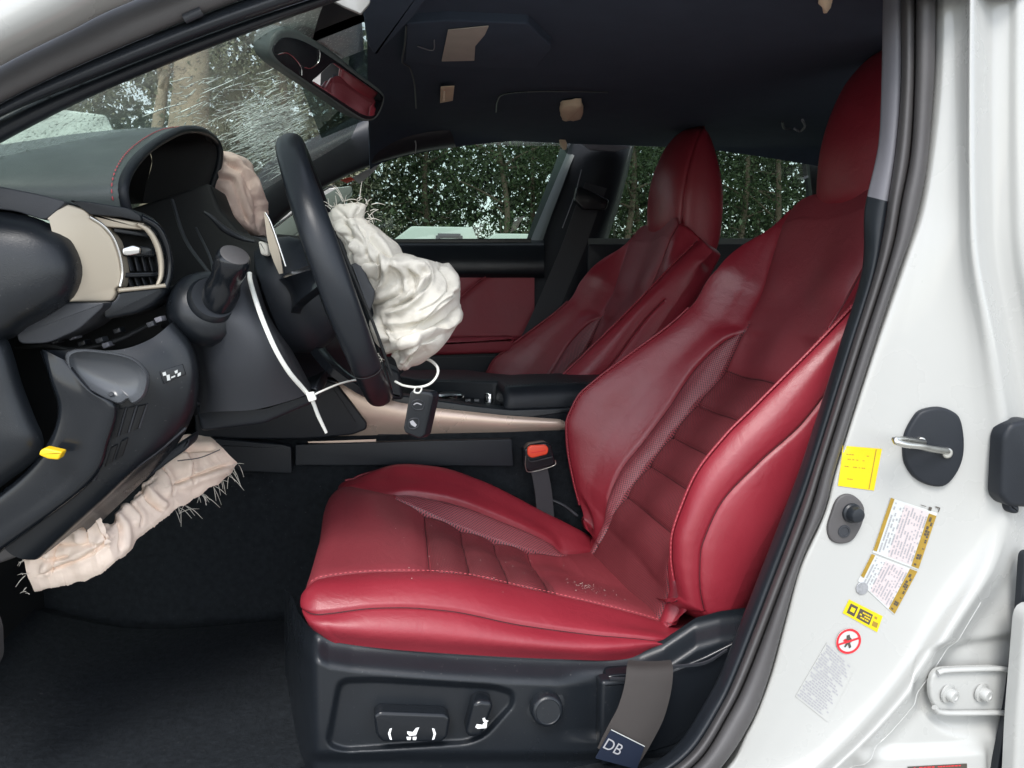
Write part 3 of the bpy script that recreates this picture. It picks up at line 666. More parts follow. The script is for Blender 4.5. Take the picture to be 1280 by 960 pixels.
# ============================================================ CAR SHELL
def sdf(poly, X, Y):
    """signed distance (negative inside) to a closed polygon"""
    P = np.asarray(poly, float); d = np.full(X.shape, 1e9); s = np.ones(X.shape)
    for i in range(len(P)):
        a, b = P[i], P[i - 1]; e = b - a; wx, wy = X - a[0], Y - a[1]
        t = np.clip((wx * e[0] + wy * e[1]) / (e @ e + 1e-12), 0, 1); d = np.minimum(d, (wx - e[0] * t)**2 + (wy - e[1] * t)**2)
        c = np.stack([Y >= a[1], Y < b[1], e[0] * wy > e[1] * wx]); s = np.where(c.all(0) | (~c).all(0), -s, s)
    return s * np.sqrt(d)
sm = lambda x: np.clip(x, 0, 1)**2 * (3 - 2 * np.clip(x, 0, 1))
def rsm(poly, r, seg=5):
    P = rpoly([(a, b, 0) for a, b in poly], r, seg); return P[:, :2]
def curves_net(cols, nv, nu, sub=None):
    """cols: list of px polylines (px,py,Y) from top to bottom -> sheet (nv,nu,3)"""
    A = [crs(WL(c), nv) for c in cols]; A = np.array(A)          # k, nv, 3
    return np.stack([crs(A[:, i], nu) for i in range(nv)], 0)

body = thing('car', 'white painted door frame of the car with bare centre pillar, round the front seats', 'car', (.45, .84, .3))
# seal running down the pillar and along the sill
inner = [(1108, -60, .90), (1104, 0, .90), (1102, 100, .90), (1098, 180, .90), (1084, 245, .90), (1080, 270, .90), (1077, 340, .90), (1050, 430, .90), (1005, 570, .90), (985, 625, .90), (950, 715, .90), (905, 830, .89), (880, 880, .88), (845, 932, .87), (800, 962, .87), (720, 990, .87)]
edge2 = [(1128, -60, .87), (1126, 0, .87), (1126, 100, .87), (1120, 180, .87), (1110, 250, .87), (1104, 290, .87), (1092, 345, .87), (1062, 440, .87), (1020, 575, .87), (1000, 635, .87), (966, 725, .87), (922, 838, .86), (898, 888, .85), (862, 942, .84), (812, 975, .84), (725, 1003, .84)]
edge3 = [(1146, -60, .855), (1144, 0, .855), (1143, 100, .855), (1138, 190, .855), (1126, 255, .855), (1118, 300, .855), (1104, 350, .855), (1073, 445, .855), (1030, 580, .855), (1012, 640, .855), (979, 728, .855), (935, 842, .85), (909, 895, .84), (873, 951, .83), (820, 987, .83), (730, 1015, .83)]
outer = [(1172, -60, .845), (1170, 0, .845), (1168, 100, .845), (1160, 200, .845), (1150, 255, .845), (1138, 300, .845), (1125, 335, .845), (1090, 440, .845), (1046, 580, .845), (1030, 640, .845), (1000, 708, .845), (960, 850, .84), (932, 915, .83), (890, 972, .82), (832, 1010, .82), (740, 1040, .82)]
def between(a, b, fr, dy=0): return [tuple(np.array(p) * (1 - fr) + np.array(q) * fr + np.array((0, 0, dy))) for p, q in zip(a, b)]
NVV = 160
G = curves_net([between(inner, edge2, 0, .05), inner, between(inner, edge2, .15, -.006), between(inner, edge2, .55, -.008), between(inner, edge2, .9, -.004), edge2], NVV, 26)
sp = 40
o = sheet('pillar_trim', G[sp - 1:], 'rubber', body); o['label'] = 'dark blue grey lower pillar trim'
o = sheet('upper_pillar_trim', G[:sp], 'violet', body); o['label'] = 'pale grey upper pillar trim'
G = curves_net([between(edge2, edge3, 0, .012), between(edge2, edge3, .1, -.008), between(edge2, edge3, .5, -.016), between(edge2, edge3, .92, -.008), between(edge2, edge3, 1, .004)], NVV, 26)
sheet('seal_lip', G, 'rubber2', body)
G = curves_net([between(edge3, outer, 0, .008), between(edge3, outer, .08, -.010), between(edge3, outer, .35, -.018), between(edge3, outer, .7, -.017), between(edge3, outer, .96, -.008), between(edge3, outer, 1, .010)], NVV, 26)
sheet('door_seal', G, 'rubber2', body)
# white pillar: heights listed down the picture
ys = [-80, 0, 120, 250, 330, 440, 580, 640, 708, 780, 850, 915, 972, 1040, 1110]
def at_y(l, y):
    l = sorted([(p[1], p[0], p[2]) for p in l]); a = np.array(l); return float(np.interp(y, a[:, 0], a[:, 1])), float(np.interp(y, a[:, 0], a[:, 2]))
rowsB = []
crease = {-80: 1214, 0: 1214, 120: 1213, 250: 1214, 330: 1219, 440: 1240, 580: 1262, 640: 1258, 708: 1238, 780: 1192, 850: 1146, 915: 1090, 972: 1030, 1040: 960, 1110: 890}
for y in ys:
    x0, Y0 = at_y(outer, y); xc = crease[y]; Yc = .80
    if y >= 640: Yc = .80 - .01 * min(1, (y - 640) / 200)
    r = []
    f = lambda t: x0 + (xc - x0) * t
    r += [(x0 - 4, y, .862), (x0 + 1, y, .850), (x0 + 7, y, .842), (f(.25), y, .838), (f(.5), y, .832), (f(.75), y, .822), (f(.88), y, .812), (xc, y, Yc)]
    up = 1 if y < 620 else 0
    if up: r += [(xc + 13, y, Yc + .010), (xc + 26, y, Yc + .022), (xc + 45, y, Yc + .016), (xc + 62, y, Yc + .004), (xc + 85, y, Yc + .004), (xc + 130, y, Yc + .03)]
    else: r += [(xc + 16, y, Yc + .010), (xc + 32, y, Yc + .02), (xc + 60, y, Yc + .018), (xc + 110, y, Yc + .014), (xc + 180, y, Yc + .010), (xc + 300, y, Yc + .01)]
    rowsB.append(WL(r))
A = np.array(rowsB); A = np.stack([crs(A[:, j], 240) for j in range(A.shape[1])], 1); Gp = np.stack([crs(A[i], 150) for i in range(240)], 0)
# pressed recesses round the hinge and at the bottom
pp = []
def to_px(V):
    v = V - EYE; z = v @ _F; return 640 + F * (v @ _R) / z, 480 - F * (v @ _U) / z
PX, PY = to_px(Gp)
d1 = sdf(rsm([(1142, 812), (1300, 790), (1420, 790), (1420, 925), (1180, 918), (1142, 880)], 26), PX, PY)
d2 = sdf(rsm([(1070, 938), (1230, 930), (1236, 1100), (1060, 1100)], 14), PX, PY)
Gp[..., 1] += .008 * sm((6 - d1) / 16) - .010 * sm((5 - d2) / 12)
# slight hand-formed unevenness of the sheet metal
pil = sheet('centre_pillar', Gp, 'paint', body)
o = pil; o['label'] = 'white painted centre pillar'
tube('sealer_bead', Gp[150:236, 62] + np.array((0, .0002, 0)), -.0001 + .0009, 'paint', body, smooth_path=False, seg=6)
bvh = BVHTree.FromPolygons([Vector(v) for v in Gp.reshape(-1, 3)], gfaces(240, 150))
def onp(px, py, lift=.0006):
    d = Vector(ray(px, py)).normalized(); h = bvh.ray_cast(EYV, d)
    if h[0] is None: return W(px, py, .83)
    n = h[1]
    if n.dot(d) > 0: n = -n
    return np.array(h[0] + n * lift)
def decal(name, quad, m, parent=None, nu=10, nv=14, lift=.0006):
    q = np.array(quad, float)
    G = np.array([[onp(*((q[0] * (1 - u) + q[1] * u) * (1 - v) + (q[3] * (1 - u) + q[2] * u) * v), lift) for u in np.linspace(0, 1, nu)] for v in np.linspace(0, 1, nv)])
    return sheet(name, G, m, parent, thick=.0003)
def marks(name, quad, rects, m, parent, lift=.0012):
    q = np.array(quad, float); V = []; f = []
    for (u0, v0, u1, v1) in rects:
        b = len(V)
        for u, v in ((u0, v0), (u1, v0), (u1, v1), (u0, v1)):
            V.append(onp(*((q[0] * (1 - u) + q[1] * u) * (1 - v) + (q[3] * (1 - u) + q[2] * u) * v), lift))
        f.append((b, b + 1, b + 2, b + 3))
    return mesh_obj(name, V, f, m, parent, smooth=False)
def textrects(lines, w=(.02, .06), dens=.8, along='v', lo=0, hi=1):
    out = []; rnd = random.Random(len(lines) + int(dens * 100))
    for (c, h, a, b) in lines:
        s = a
        while s < b:
            l = rnd.uniform(*w)
            if rnd.random() < dens:
                e = min(b, s + l * .8); out.append((c - h / 2, s, c + h / 2, e) if along == 'v' else (s, c - h / 2, e, c + h / 2))
            s += l
    return out
# striker
st = thing('door_striker', 'black oval striker plate with a steel loop, on the white centre pillar', 'door striker', onp(1165, 560))
cst = onp(1165, 558, .004)
ell = [(1141, 520), (1150, 512), (1170, 508), (1186, 512), (1198, 522), (1203, 548), (1201, 572), (1192, 592), (1178, 606), (1160, 606), (1142, 597), (1130, 580), (1127, 560), (1130, 540)]
Pst = crs(np.array([onp(a, b, .004) for a, b in ell]), 60, closed=True)
n0 = np.linalg.svd(Pst - Pst.mean(0))[2][2]; n0 = n0 if n0[1] < 0 else -n0
Pst = Pst - np.outer((Pst - Pst.mean(0)) @ n0, n0) + n0 * .003
slab('plate', Pst, -n0 * .008, 'soft', st, r=.004)
dout = np.array((-.35, -.85, .05)); dout /= np.linalg.norm(dout)
a, b = onp(1176, 566, .008), onp(1150, 562, .008)
p1 = onp(1178, 562, .010); p2 = onp(1148, 551, .010)
e1 = W(1150, 558, .795); e2 = W(1118, 551, .79)
tube('loop', [p1, W(1163, 561, .805), e1, W(1132, 556, .787), e2, W(1122, 549, .792), W(1135, 550, .803), p2], [.0045, .0042, .004, .0038, .0038, .0038, .004, .0045], 'zinc', st, n=50, seg=12)
cyl('rivet', onp(1178, 564, .006), n0, .0068, .007, 'zinc', st); cyl('rivet', onp(1146, 550, .006), n0, .0058, .006, 'zinc', st)
# courtesy-light switch
sw = thing('door_switch', 'grey rubber door switch with a round button, lower left of the striker', 'door switch', onp(1054, 648))
q = [(1056, 617), (1068, 620), (1078, 632), (1078, 648), (1071, 665), (1062, 676), (1048, 679), (1037, 674), (1033, 660), (1038, 642), (1045, 624)]
Pst = crs(np.array([onp(a, b, .004) for a, b in q]), 50, closed=True); n1 = np.linalg.svd(Pst - Pst.mean(0))[2][2]; n1 = n1 if n1[1] < 0 else -n1
Pst = Pst - np.outer((Pst - Pst.mean(0)) @ n1, n1)
slab('switch_base', Pst, -n1 * .006, 'rubber2', sw, r=.0025)
lathe('button', onp(1062, 640, .003), n1 + np.array((.1, 0, 0)), [(.0125, 0), (.0125, .003), (.0105, .005), (.010, .012), (.0085, .015), (.004, .0165)], 'rubber', sw)
lathe('screw', onp(1053, 663, .003), n1, [(.0085, 0), (.008, .002), (.006, .0022), (.0055, .001), (.003, .001)], 'grey', sw, seg=20)
# stickers
t = thing('sticker', 'plain yellow square sticker on the white pillar above the door switch', 'sticker', onp(1074, 585), 'stickers on the white pillar')
q = [(1054, 557), (1102, 561), (1092, 613), (1047, 607)]
decal('paper', q, 'yellow', t); marks('crease_line', q, [(.84, .02, .865, .98)], 'ystk', t)
marks('faint_print', q, textrects([(.2, .02, .1, .75), (.32, .02, .1, .6), (.5, .02, .1, .7), (.8, .02, .15, .6)], (.03, .08), .5, 'h'), 'ystk', t)
t = thing('sticker', 'tall tyre information sticker with amber stripes and fine print, below the striker', 'sticker', onp(1120, 700), 'stickers on the white pillar')
qa = [(1113, 622), (1171, 641), (1147, 712), (1090, 690)]; qb = [(1089, 692), (1146, 714), (1117, 768), (1072, 726)]
for i, q in enumerate((qa, qb)):
    decal('paper', q, 'label', t)
    w = (.115 if i == 0 else .13)
    Q = np.array(q, float)
    L = lambda u, v: tuple((Q[0] * (1 - u) + Q[1] * u) * (1 - v) + (Q[3] * (1 - u) + Q[2] * u) * v)
    decal('pink_field', [L(.32, .03), L(.82, .03), L(.82, .97), L(.32, .97)], 'pinkp', t, lift=.0009)
    v0 = .02 if i == 0 else .0
    decal('amber_stripe', [L(.0, .0), L(.075, .0), L(.075, .96 if i == 0 else .8), L(.0, .96 if i == 0 else .8)], 'ystk', t, lift=.0012)
    decal('amber_stripe', [L(.84, .05 * (1 - i)), L(1.0, .05 * (1 - i)), L(1.0, .98), L(.84, .98)], 'ystk', t, lift=.0012)
    marks('fine_print', q, textrects([(u, .028, .05 + .03 * (k % 3), .95 - .05 * (k % 2)) for k, u in enumerate(np.arange(.13, .82, .062))], (.02, .05), .68), 'ink', t, lift=.0016)
    marks('stripe_print', q, textrects([(.90, .05, .08, .95), (.95, .04, .1, .9)], (.02, .07), .55), 'inkd', t, lift=.0018)
Q = np.array(qa, float)
marks('corner_mark', qa, [(.80, -.06, .86, .0), (.92, -.10, 1.02, -.08), (1.0, -.10, 1.02, -.02), (.62, -.05, .74, -.04)], 'inkd', t, lift=.0016)
cyl('foil_seal', onp(1077, 735, .0006), n1, .0082, .0012, 'foil', t, bev=.0004)
t = thing('sticker', 'small amber and black warning sticker between the tyre sticker and the red circle', 'sticker', onp(1079, 769), 'stickers on the white pillar')
q = [(1061, 749), (1103, 770), (1096, 790), (1053, 766)]
decal('paper', q, 'yellow', t); marks('warning_panel', q, [(.08, .18, .30, .85), (.36, .18, .74, .85)], 'inkd', t)
marks('panel_print', q, [(.13, .35, .25, .65)] + textrects([(.4 - .05 + .2, .5, .0, .0)]) + textrects([(.35, .09, .40, .70), (.52, .09, .40, .70), (.68, .09, .40, .68)], (.04, .08), .8, 'h'), 'yellow', t, lift=.0018)
marks('side_print', q, [(.80, .2, .88, .35), (.80, .5, .95, .8)], 'ystk', t)
t = thing('sticker', 'round no-entry style warning sticker with red ring and slash over a black figure', 'sticker', onp(1060, 800), 'stickers on the white pillar')
c0 = onp(1060, 801, .0005); cyl('paper', c0, n1, .0165, .0006, 'label', t, bev=.0002)
a1 = np.cross(n1, (0, 0, 1.)); a1 /= np.linalg.norm(a1); a2 = np.cross(a1, n1); a2 = a2 if a2[2] > 0 else -a2; a1 = a1 if a1[0] > 0 else -a1
ang = np.linspace(0, 2 * math.pi, 49)[:-1]
def cpt(x, z, l=.0012): return c0 + a1 * x + a2 * z + n1 * l
V = [cpt(r * math.cos(t_), r * math.sin(t_)) for r in (.0138, .0168) for t_ in ang]
mesh_obj('red_ring', V, gfaces(2, 48, cu=True), 'redink', t, smooth=False)
mesh_obj('red_slash', [cpt(-.0140, -.0050, .0014), cpt(-.0132, -.0022, .0014), cpt(.0140, .0052, .0014), cpt(.0144, .0024, .0014)], [(0, 1, 2, 3)], 'redink', t, smooth=False)
mesh_obj('printed_figure', [cpt(*p) for p in [(-.003, .008), (.001, .009), (.002, .005), (.005, .002), (.004, -.001), (.002, -.002), (.004, -.008), (.001, -.0095), (-.001, -.004), (-.004, -.008), (-.006, -.007), (-.003, -.001), (-.005, .002), (-.003, .004)]], [tuple(range(14))], 'inkd', t, smooth=False)
mesh_obj('printed_mark', [cpt(*p) for p in [(-.008, .001), (-.005, .004), (-.001, .001), (-.003, -.002)]], [(0, 1, 2, 3)], 'redink', t, smooth=False)
t = thing('sticker', 'block of tiny grey warning text running down the pillar below the red circle', 'sticker', onp(1030, 850), 'stickers on the white pillar')
q = [(1033, 803), (1068, 836), (1034, 902), (994, 870)]
decal('paper', q, 'paint', t)
marks('fine_print', q, textrects([(v, .022, .02 + .04 * (k % 2), .92 - .12 * ((k * 7) % 4) * .5) for k, v in enumerate(np.arange(.03, .98, .042))], (.05, .14), .9, 'h'), 'ink', t)
# rear door hinge arm bolted to the pillar
h = thing('hinge_arm', 'white rear door hinge arm with two bolts, low on the pillar', 'hinge', onp(1200, 865))
out = [(1166, 845), (1172, 838), (1182, 836), (1240, 834), (1262, 836), (1285, 846), (1320, 870), (1360, 900), (1340, 940), (1300, 905), (1275, 893), (1250, 892), (1180, 893), (1170, 886), (1164, 872), (1163, 858)]
Ph = [(*W(a, b, .800),) for a, b in out]
Ph = rpoly(np.array(Ph), .004)
slab('arm', Ph, (0, .007, 0), 'paint', h, r=.003)
for side in (0, 1):
    pr = [W(a, b, .796) for a, b in ([(1172, 841), (1183, 838), (1240, 836), (1262, 838), (1285, 848), (1330, 878)] if side == 0 else [(1168, 884), (1180, 891), (1250, 891), (1276, 893), (1300, 905), (1340, 935)])]
    tube('flange', pr, .0036, 'paint', h, n=30, seg=8)
for cx, cy in ((1184, 866), (1226, 865)):
    c = W(cx, cy, .801); axb = np.array((.25, -.95, -.05)); bo = lathe('bolt', c, axb, [(.0125, 0), (.0125, .003), (.010, .0035)], 'paint', h, seg=24)
    lathe('bolt_head', c + np.array((.0008, -.003, 0)), axb, [(.0085, 0), (.0085, .007), (.0075, .008), (.004, .0085), (.003, .0075)], 'paint', bo, seg=6) if False else lathe('bolt_head', c + np.array((.0008, -.003, 0)), axb, [(.0082, 0), (.0082, .0072), (.0072, .0085), (.0042, .0088), (.0035, .0078)], 'paint', bo, seg=18)
# lower plate with print at the bottom edge
t = thing('sticker', 'dark brown data plate on the pillar foot at the bottom edge of the picture', 'sticker', onp(1180, 956), 'stickers on the white pillar')
q = [(1134, 958), (1208, 954), (1210, 1000), (1134, 1002)]
decal('paper', q, 'inkd', t); marks('plate_print', q, textrects([(.04, .03, .1, .9), (.12, .03, .1, .8)], (.03, .08), .8, 'h'), 'redink', t)
# rear door edge and its black catch
rd = thing('rear_door', 'edge of the white rear door with a black rubber stop, at the right border', 'car door', W(1285, 700, .76))
V = WL([(1268, 700, .80), (1290, 640, .78), (1420, 640, .62), (1420, 1100, .62), (1248, 1100, .80), (1256, 900, .80)])
slab('door_seal', rpoly(WL([(1281, 690, .79), (1302, 690, .79), (1300, 1060, .79), (1236, 1060, .79), (1246, 960, .79), (1262, 880, .79), (1275, 780, .79)], None), .01), (0, .01, 0), 'rubber', rd, r=.003)
slab('door_edge', rpoly(WL([(1284, 760, .76), (1500, 760, .76), (1500, 1100, .76), (1262, 1100, .76), (1272, 900, .76)], None), .02), (.0, .02, 0), 'paint', rd, r=.006)
slab('rubber_stop', rpoly(WL([(1256, 545, .785), (1264, 530, .785), (1290, 524, .785), (1310, 530, .785), (1310, 636, .785), (1262, 634, .785), (1252, 622, .785)], None), .008), (0, .022, 0), 'soft', rd, r=.006)
pslab('stop_foot', [(1262, 630), (1276, 632), (1275, 643), (1263, 642)], .79, .02, 'soft', rd)

# ---- near windscreen pillar and roof rail, upper left
def band(name, l0, l1, m, Ya, bulge=.01, parent=body, n=14):
    cols = []
    for k, fr in enumerate((0, .04, .3, .7, .96, 1)):
        dy = [.02, 0, -bulge, -bulge, 0, .02][k]; cols.append([(a[0] * (1 - fr) + b[0] * fr, a[1] * (1 - fr) + b[1] * fr, Ya + dy) for a, b in zip(l0, l1)])
    G = curves_net(cols, 50, n); return sheet(name, G, m, parent)
l_a = [(-160, 40), (-80, 0), (20, -60), (160, -140), (420, -230)]
l_b = [(-160, 175), (0, 83), (85, 40), (169, 0), (420, -95)]
l_c = [(-160, 220), (0, 130), (115, 75), (265, 14), (470, -60)]
l_d = [(-160, 232), (0, 143), (120, 88), (280, 26), (490, -42)]
l_e = [(-160, 255), (-20, 172), (30, 160), (130, 112), (350, 28), (430, -2), (560, -40)]
l_b2 = [(-160, 180), (0, 88), (85, 45), (175, 4), (425, -90)]
band('roof_rail', l_a, l_b, 'paint', .80, .03).__setitem__('label', 'white roof rail above the windscreen pillar')
band('rail_seal', l_b, l_c, 'rubber2', .84, .008)
l_c5 = [l_c[0], l_c[1], l_c[2], l_c[3], l_c[4]]; l_e5 = [(-160, 262), (-30, 195), (130, 114), (350, 27), (560, -45)]
band('windscreen_pillar_seal', l_c5, [(-160, 240), (-10, 152), (120, 97), (300, 28), (510, -40)], 'rubber', .85, .010)
band('windscreen_pillar_trim', [(-160, 236), (-10, 148), (120, 93), (300, 24), (510, -42)], l_e5, 'rubber', .88, .012)
tube('seal_clip', WL([(230, 24, .835), (252, 14, .835)]), .0045, 'grey', body, n=4)

# ============================================================ SEAT BASE with switches
def relief(name, pxs, pys_top, pys_bot, Yf, nx, ny, m, parent):
    X = np.linspace(pxs[0], pxs[1], nx); G = np.zeros((ny, nx, 3))
    tt = np.r_[np.linspace(0, .22, ny // 3, endpoint=False), np.linspace(.22, 1, ny - ny // 3)]
    for i, x in enumerate(X):
        y0, y1 = pys_top(x), pys_bot(x); yy = y0 + (y1 - y0) * tt
        for k, y in enumerate(yy): G[k, i] = (x, y, 0)
    Yv = np.broadcast_to(Yf(G[..., 0], G[..., 1], tt[:, None]), (ny, nx))
    for k in range(ny):
        for i in range(nx): G[k, i] = W(G[k, i, 0], G[k, i, 1], Yv[k, i])
    return sheet(name, G, m, parent)
topx = [355, 366, 372, 385, 410, 440, 500, 560, 640, 700, 760, 800, 830, 870, 900, 930, 980]
topy = [740, 750, 768, 786, 798, 803, 808, 813, 818, 820, 819, 815, 803, 776, 768, 764, 760]
rec = rsm([(425, 851), (470, 850), (618, 859), (640, 866), (640, 880), (606, 918), (585, 927), (430, 937), (410, 930)], 12)
def Ybase(x, y, t):
    ytop = np.interp(x, topx, topy); d = y - ytop
    Y = .958 - .030 * sm(d / 40)                       # shoulder rolls out under the cushion
    Y += .010 * sm((x - 690) / 60) * sm((y - 835) / 25) * sm((930 - y) / 20)      # hollow towards the rear
    Y += .30 * (1 - np.clip((x - 357) / 46, 0, 1))**2.6            # front end turns inwards
    Y += .011 * sm((5 - sdf(rec, x, y)) / 9) 
    Y += .012 * sm((y - 938) / 16)
    return Y
relief('seat_base', (356, 985), lambda x: float(np.interp(x, topx, topy)) - 4, lambda x: 1080, Ybase, 260, 150, 'black', seat)
# lengthwise switch
s1 = pslab('seat_switch', [(467, 896), (474, 890), (556, 893), (563, 899), (560, 922), (552, 929), (478, 929), (470, 920)], .918, .020, 'gloss', seat, r=.005, cr=.004)
s1['label'] = 'wide seat switch with white position symbols'
def sym(name, pts, Y, par): return mesh_obj(name, WL(pts, Y), [tuple(range(len(pts)))], 'white', par, smooth=False)
YS = .9172
sym('symbol', [(487, 911), (490, 910), (488, 917), (490, 925), (487, 924), (485, 917)], YS, s1)
sym('symbol', [(540, 910), (543, 911), (545, 917), (543, 924), (540, 925), (542, 918)], YS, s1)
sym('symbol', [(520, 910), (524, 909), (520, 919), (512, 920), (509, 917), (509, 914), (516, 915)], YS, s1)
sym('symbol', [(508, 921), (514, 921), (513, 925), (509, 925)], YS, s1); sym('symbol', [(516, 921), (521, 921), (520, 925), (516, 925)], YS, s1)
s2_ = pslab('seat_switch', [(592, 880), (600, 876), (614, 878), (617, 884), (606, 914), (600, 922), (586, 923), (582, 917)], .914, .024, 'gloss', seat, r=.006, cr=.005)
s2_['label'] = 'upright recliner switch with a white seat symbol'
sym('symbol', [(596, 905), (603, 906), (605, 903), (609, 903), (608, 910), (597, 911), (594, 909)], .9132, s2_); sym('symbol', [(603, 898), (606, 897), (607, 900), (611, 901), (608, 903), (604, 902)], .9132, s2_)
kb = lathe('lumbar_dial', W(681, 881, .932), (-.02, -1, .12), [(.0265, 0), (.0265, .004), (.022, .005), (.021, .018), (.019, .0215), (.0165, .0225), (.0155, .0215), (.003, .0215)], 'black', seat, seg=40)
# rear corner cover and gap behind the belt
pslab('rear_corner_cover', [(757, 845), (792, 842), (840, 838), (880, 822), (912, 806), (925, 800), (925, 850), (905, 885), (875, 912), (845, 932), (790, 948), (752, 960), (760, 900)], .925, .03, 'gloss', seat, r=.004, cr=.01)
pslab('rear_corner_cover', [(752, 852), (795, 850), (790, 905), (772, 930), (750, 950)], .915, .02, 'black', seat, r=.006, cr=.006)
ribbon('trim_rib', WL([(762, 848, .918), (800, 847, .916), (838, 834, .914), (880, 828, .916), (908, 812, .918)]), (0, -.2, 1), .004, 'grey', seat, thick=.002)
# shoulder belt lying against the seat base, with its label
bt = thing('seat_belt', 'brown grey driver seat belt webbing hanging beside the seat base with a navy lettered tag', 'seat belt', W(800, 900, .88))
pth = WL([(812, 826, .915), (812, 838, .893), (809, 862, .885), (801, 890, .88), (789, 914, .877), (778, 934, .875), (772, 945, .875)])
wd = np.array([W(840, 832, .885) - W(785, 832, .885)] * 2 + [W(838, 866, .885) - W(780, 864, .885), W(828, 900, .88) - W(772, 884, .88), W(815, 926, .877) - W(764, 903, .877), W(804, 946, .875) - W(754, 924, .875), W(798, 956, .875) - W(748, 935, .875)])
P = crs(pth, 50); wd = crs(wd, 50); wn_ = np.linalg.norm(wd, axis=1, keepdims=True); 
G = np.stack([P + wd * t - np.array((0, .004, 0)) * (1 - 4 * t * t) for t in np.linspace(-.5, .5, 9)], 1)
sheet('webbing', G, 'belt2', bt, thick=.0015)
tag_px = [(766, 911), (804, 932), (790, 950), (745, 944)]
tb = rpoly(WL([(764, 912), (806, 933), (796, 962), (744, 948)], .868), .002); tg = slab('tag', tb, (0, .001, 0), 'blue', bt, r=.0003)
ribbon('tag_hem', WL([(764, 912), (806, 933)], .8672), (0, 0, 1), .0012, 'label', bt, n=4, thick=.0003)
def text3(name, s, c, right, up, size, m, parent, depth=.0003):
    cu = bpy.data.curves.new('t', 'FONT'); cu.body = s; cu.size = 1; cu.align_x = 'LEFT'; ob = bpy.data.objects.new('t', cu); COL.objects.link(ob)
    dg = bpy.context.evaluated_depsgraph_get(); me = ob.evaluated_get(dg).to_mesh(); v = np.array([x.co[:] for x in me.vertices]); f = [tuple(p.vertices) for p in me.polygons]; ob.evaluated_get(dg).to_mesh_clear(); bpy.data.objects.remove(ob)
    right = np.array(right); up = np.array(up); V = np.array(c) + v[:, :1] * size * right + v[:, 1:2] * size * up; return mesh_obj(name, V, f, m, parent, smooth=False)
rt = W(806, 933, .8665) - W(764, 912, .8665); rt /= np.linalg.norm(rt); up_ = np.cross(rt, (0, 1, 0)); up_ = up_ if up_[2] > 0 else -up_
text3('lettering', 'DB', W(752, 934, .8668), rt, up_, .021, 'ink', bt)
text3('small_lettering', 'SEA BE', W(747, 943, .8668), rt, up_, .008, 'ink', bt) if False else None

# ============================================================ FLOOR, TUNNEL, FIREWALL
fl_ = sheet('floor', np.array([[(x, y, .285 + .012 * math.sin(x * 9 + y * 5) * (y < 1.5) + (.35 * max(0, (-x - .45)) if x < -.45 else 0)) for x in np.linspace(-1.15, 1.7, 90)] for y in np.linspace(.80, 2.30, 60)]), 'carpet'); tag(fl_, kind='structure')
tn = sheet('tunnel_carpet', np.array([[(x, y, z) for x in np.linspace(-.9, 1.4, 60)] for y, z in [(1.50, .20), (1.497, .4), (1.50, .6), (1.505, .652), (1.54, .662), (1.70, .665), (1.86, .66), (1.88, .62), (1.88, .2)]]), 'carpet'); tag(tn, kind='structure')
fw = sheet('firewall', np.array([[(-.72 - .0 * z + (.10 if z < .5 else 0), y, z) for y in np.linspace(.95, 2.30, 20)] for z in np.linspace(.2, 1.0, 20)]), 'deep'); tag(fw, kind='structure')
# sill and mat in the lower left corner
m_ = thing('floor_mat', 'black carpet mat with a slightly raised edge on the driver floor', 'floor mat', (-.2, 1.1, .30))
outl = np.array([(-.50, .98, .303), (-.1, .97, .303), (.25, .98, .303), (.27, 1.42, .303), (-.30, 1.44, .303), (-.55, 1.40, .345)])
G = net([[(-.72, 1.00, .38), (-.45, .985, .306), (-.1, .985, .306), (.28, .99, .306)], [(-.74, 1.1, .39), (-.45, 1.1, .31), (-.1, 1.1, .311), (.28, 1.1, .308)], [(-.74, 1.3, .40), (-.45, 1.28, .312), (-.12, 1.27, .316), (.28, 1.26, .309)], [(-.74, 1.46, .40), (-.45, 1.45, .312), (-.1, 1.45, .309), (.28, 1.45, .306)]], 50, 40)
sheet('mat', wrinkle(G, .0025, 5, 3, False), 'carpet', m_, thick=.006, flip=True)
# plastic strips along the foot of the console
t = thing('tunnel_panel', 'two smooth black plastic strips along the foot of the centre console', 'trim panel', W(360, 570, 1.49))
pslab('strip', [(246, 556), (262, 548), (355, 556), (364, 559), (365, 592), (300, 589), (286, 578), (262, 560)], 1.475, .02, 'soft', t, r=.002, cr=.004)
pslab('strip', [(369, 556), (500, 552), (640, 549), (642, 583), (500, 582), (369, 582)], 1.48, .015, 'soft', t, r=.002, cr=.004)

# ============================================================ CENTRE CONSOLE
cc = thing('centre_console', 'black centre console with champagne side trim and padded armrest between the seats', 'centre console', (.3, 1.6, .66))
YT = 1.50
tr = [(403, 474), (436, 477), (452, 486), (465, 494), (482, 500), (499, 503), (520, 506), (545, 510), (630, 519), (700, 524), (709, 527), (711, 533), (705, 539), (646, 546), (536, 547), (474, 550), (380, 552), (378, 549), (430, 546), (462, 537), (463, 528), (450, 507), (436, 489), (420, 481)]
tx = [395, 403, 436, 452, 470, 499, 545, 630, 700, 708, 711]; ty = [474, 474, 477, 486, 495, 503, 510, 519, 524, 528, 532]; by = [552, 552, 551, 551, 550, 549, 547, 546, 541, 538, 534]
relief('side_trim', (396, 711), lambda x: float(np.interp(x, tx, ty)), lambda x: float(np.interp(x, tx, by)), lambda x, y, t: YT + .014 * np.abs(t * 2 - .7)**2.2, 120, 30, 'champ2', cc)
relief('lower_trim', (385, 470), lambda x: 552 - 3 * (x - 385) / 85, lambda x: 553.5, lambda x, y, t: YT - .012 + 0 * x, 20, 4, 'champ2', cc)
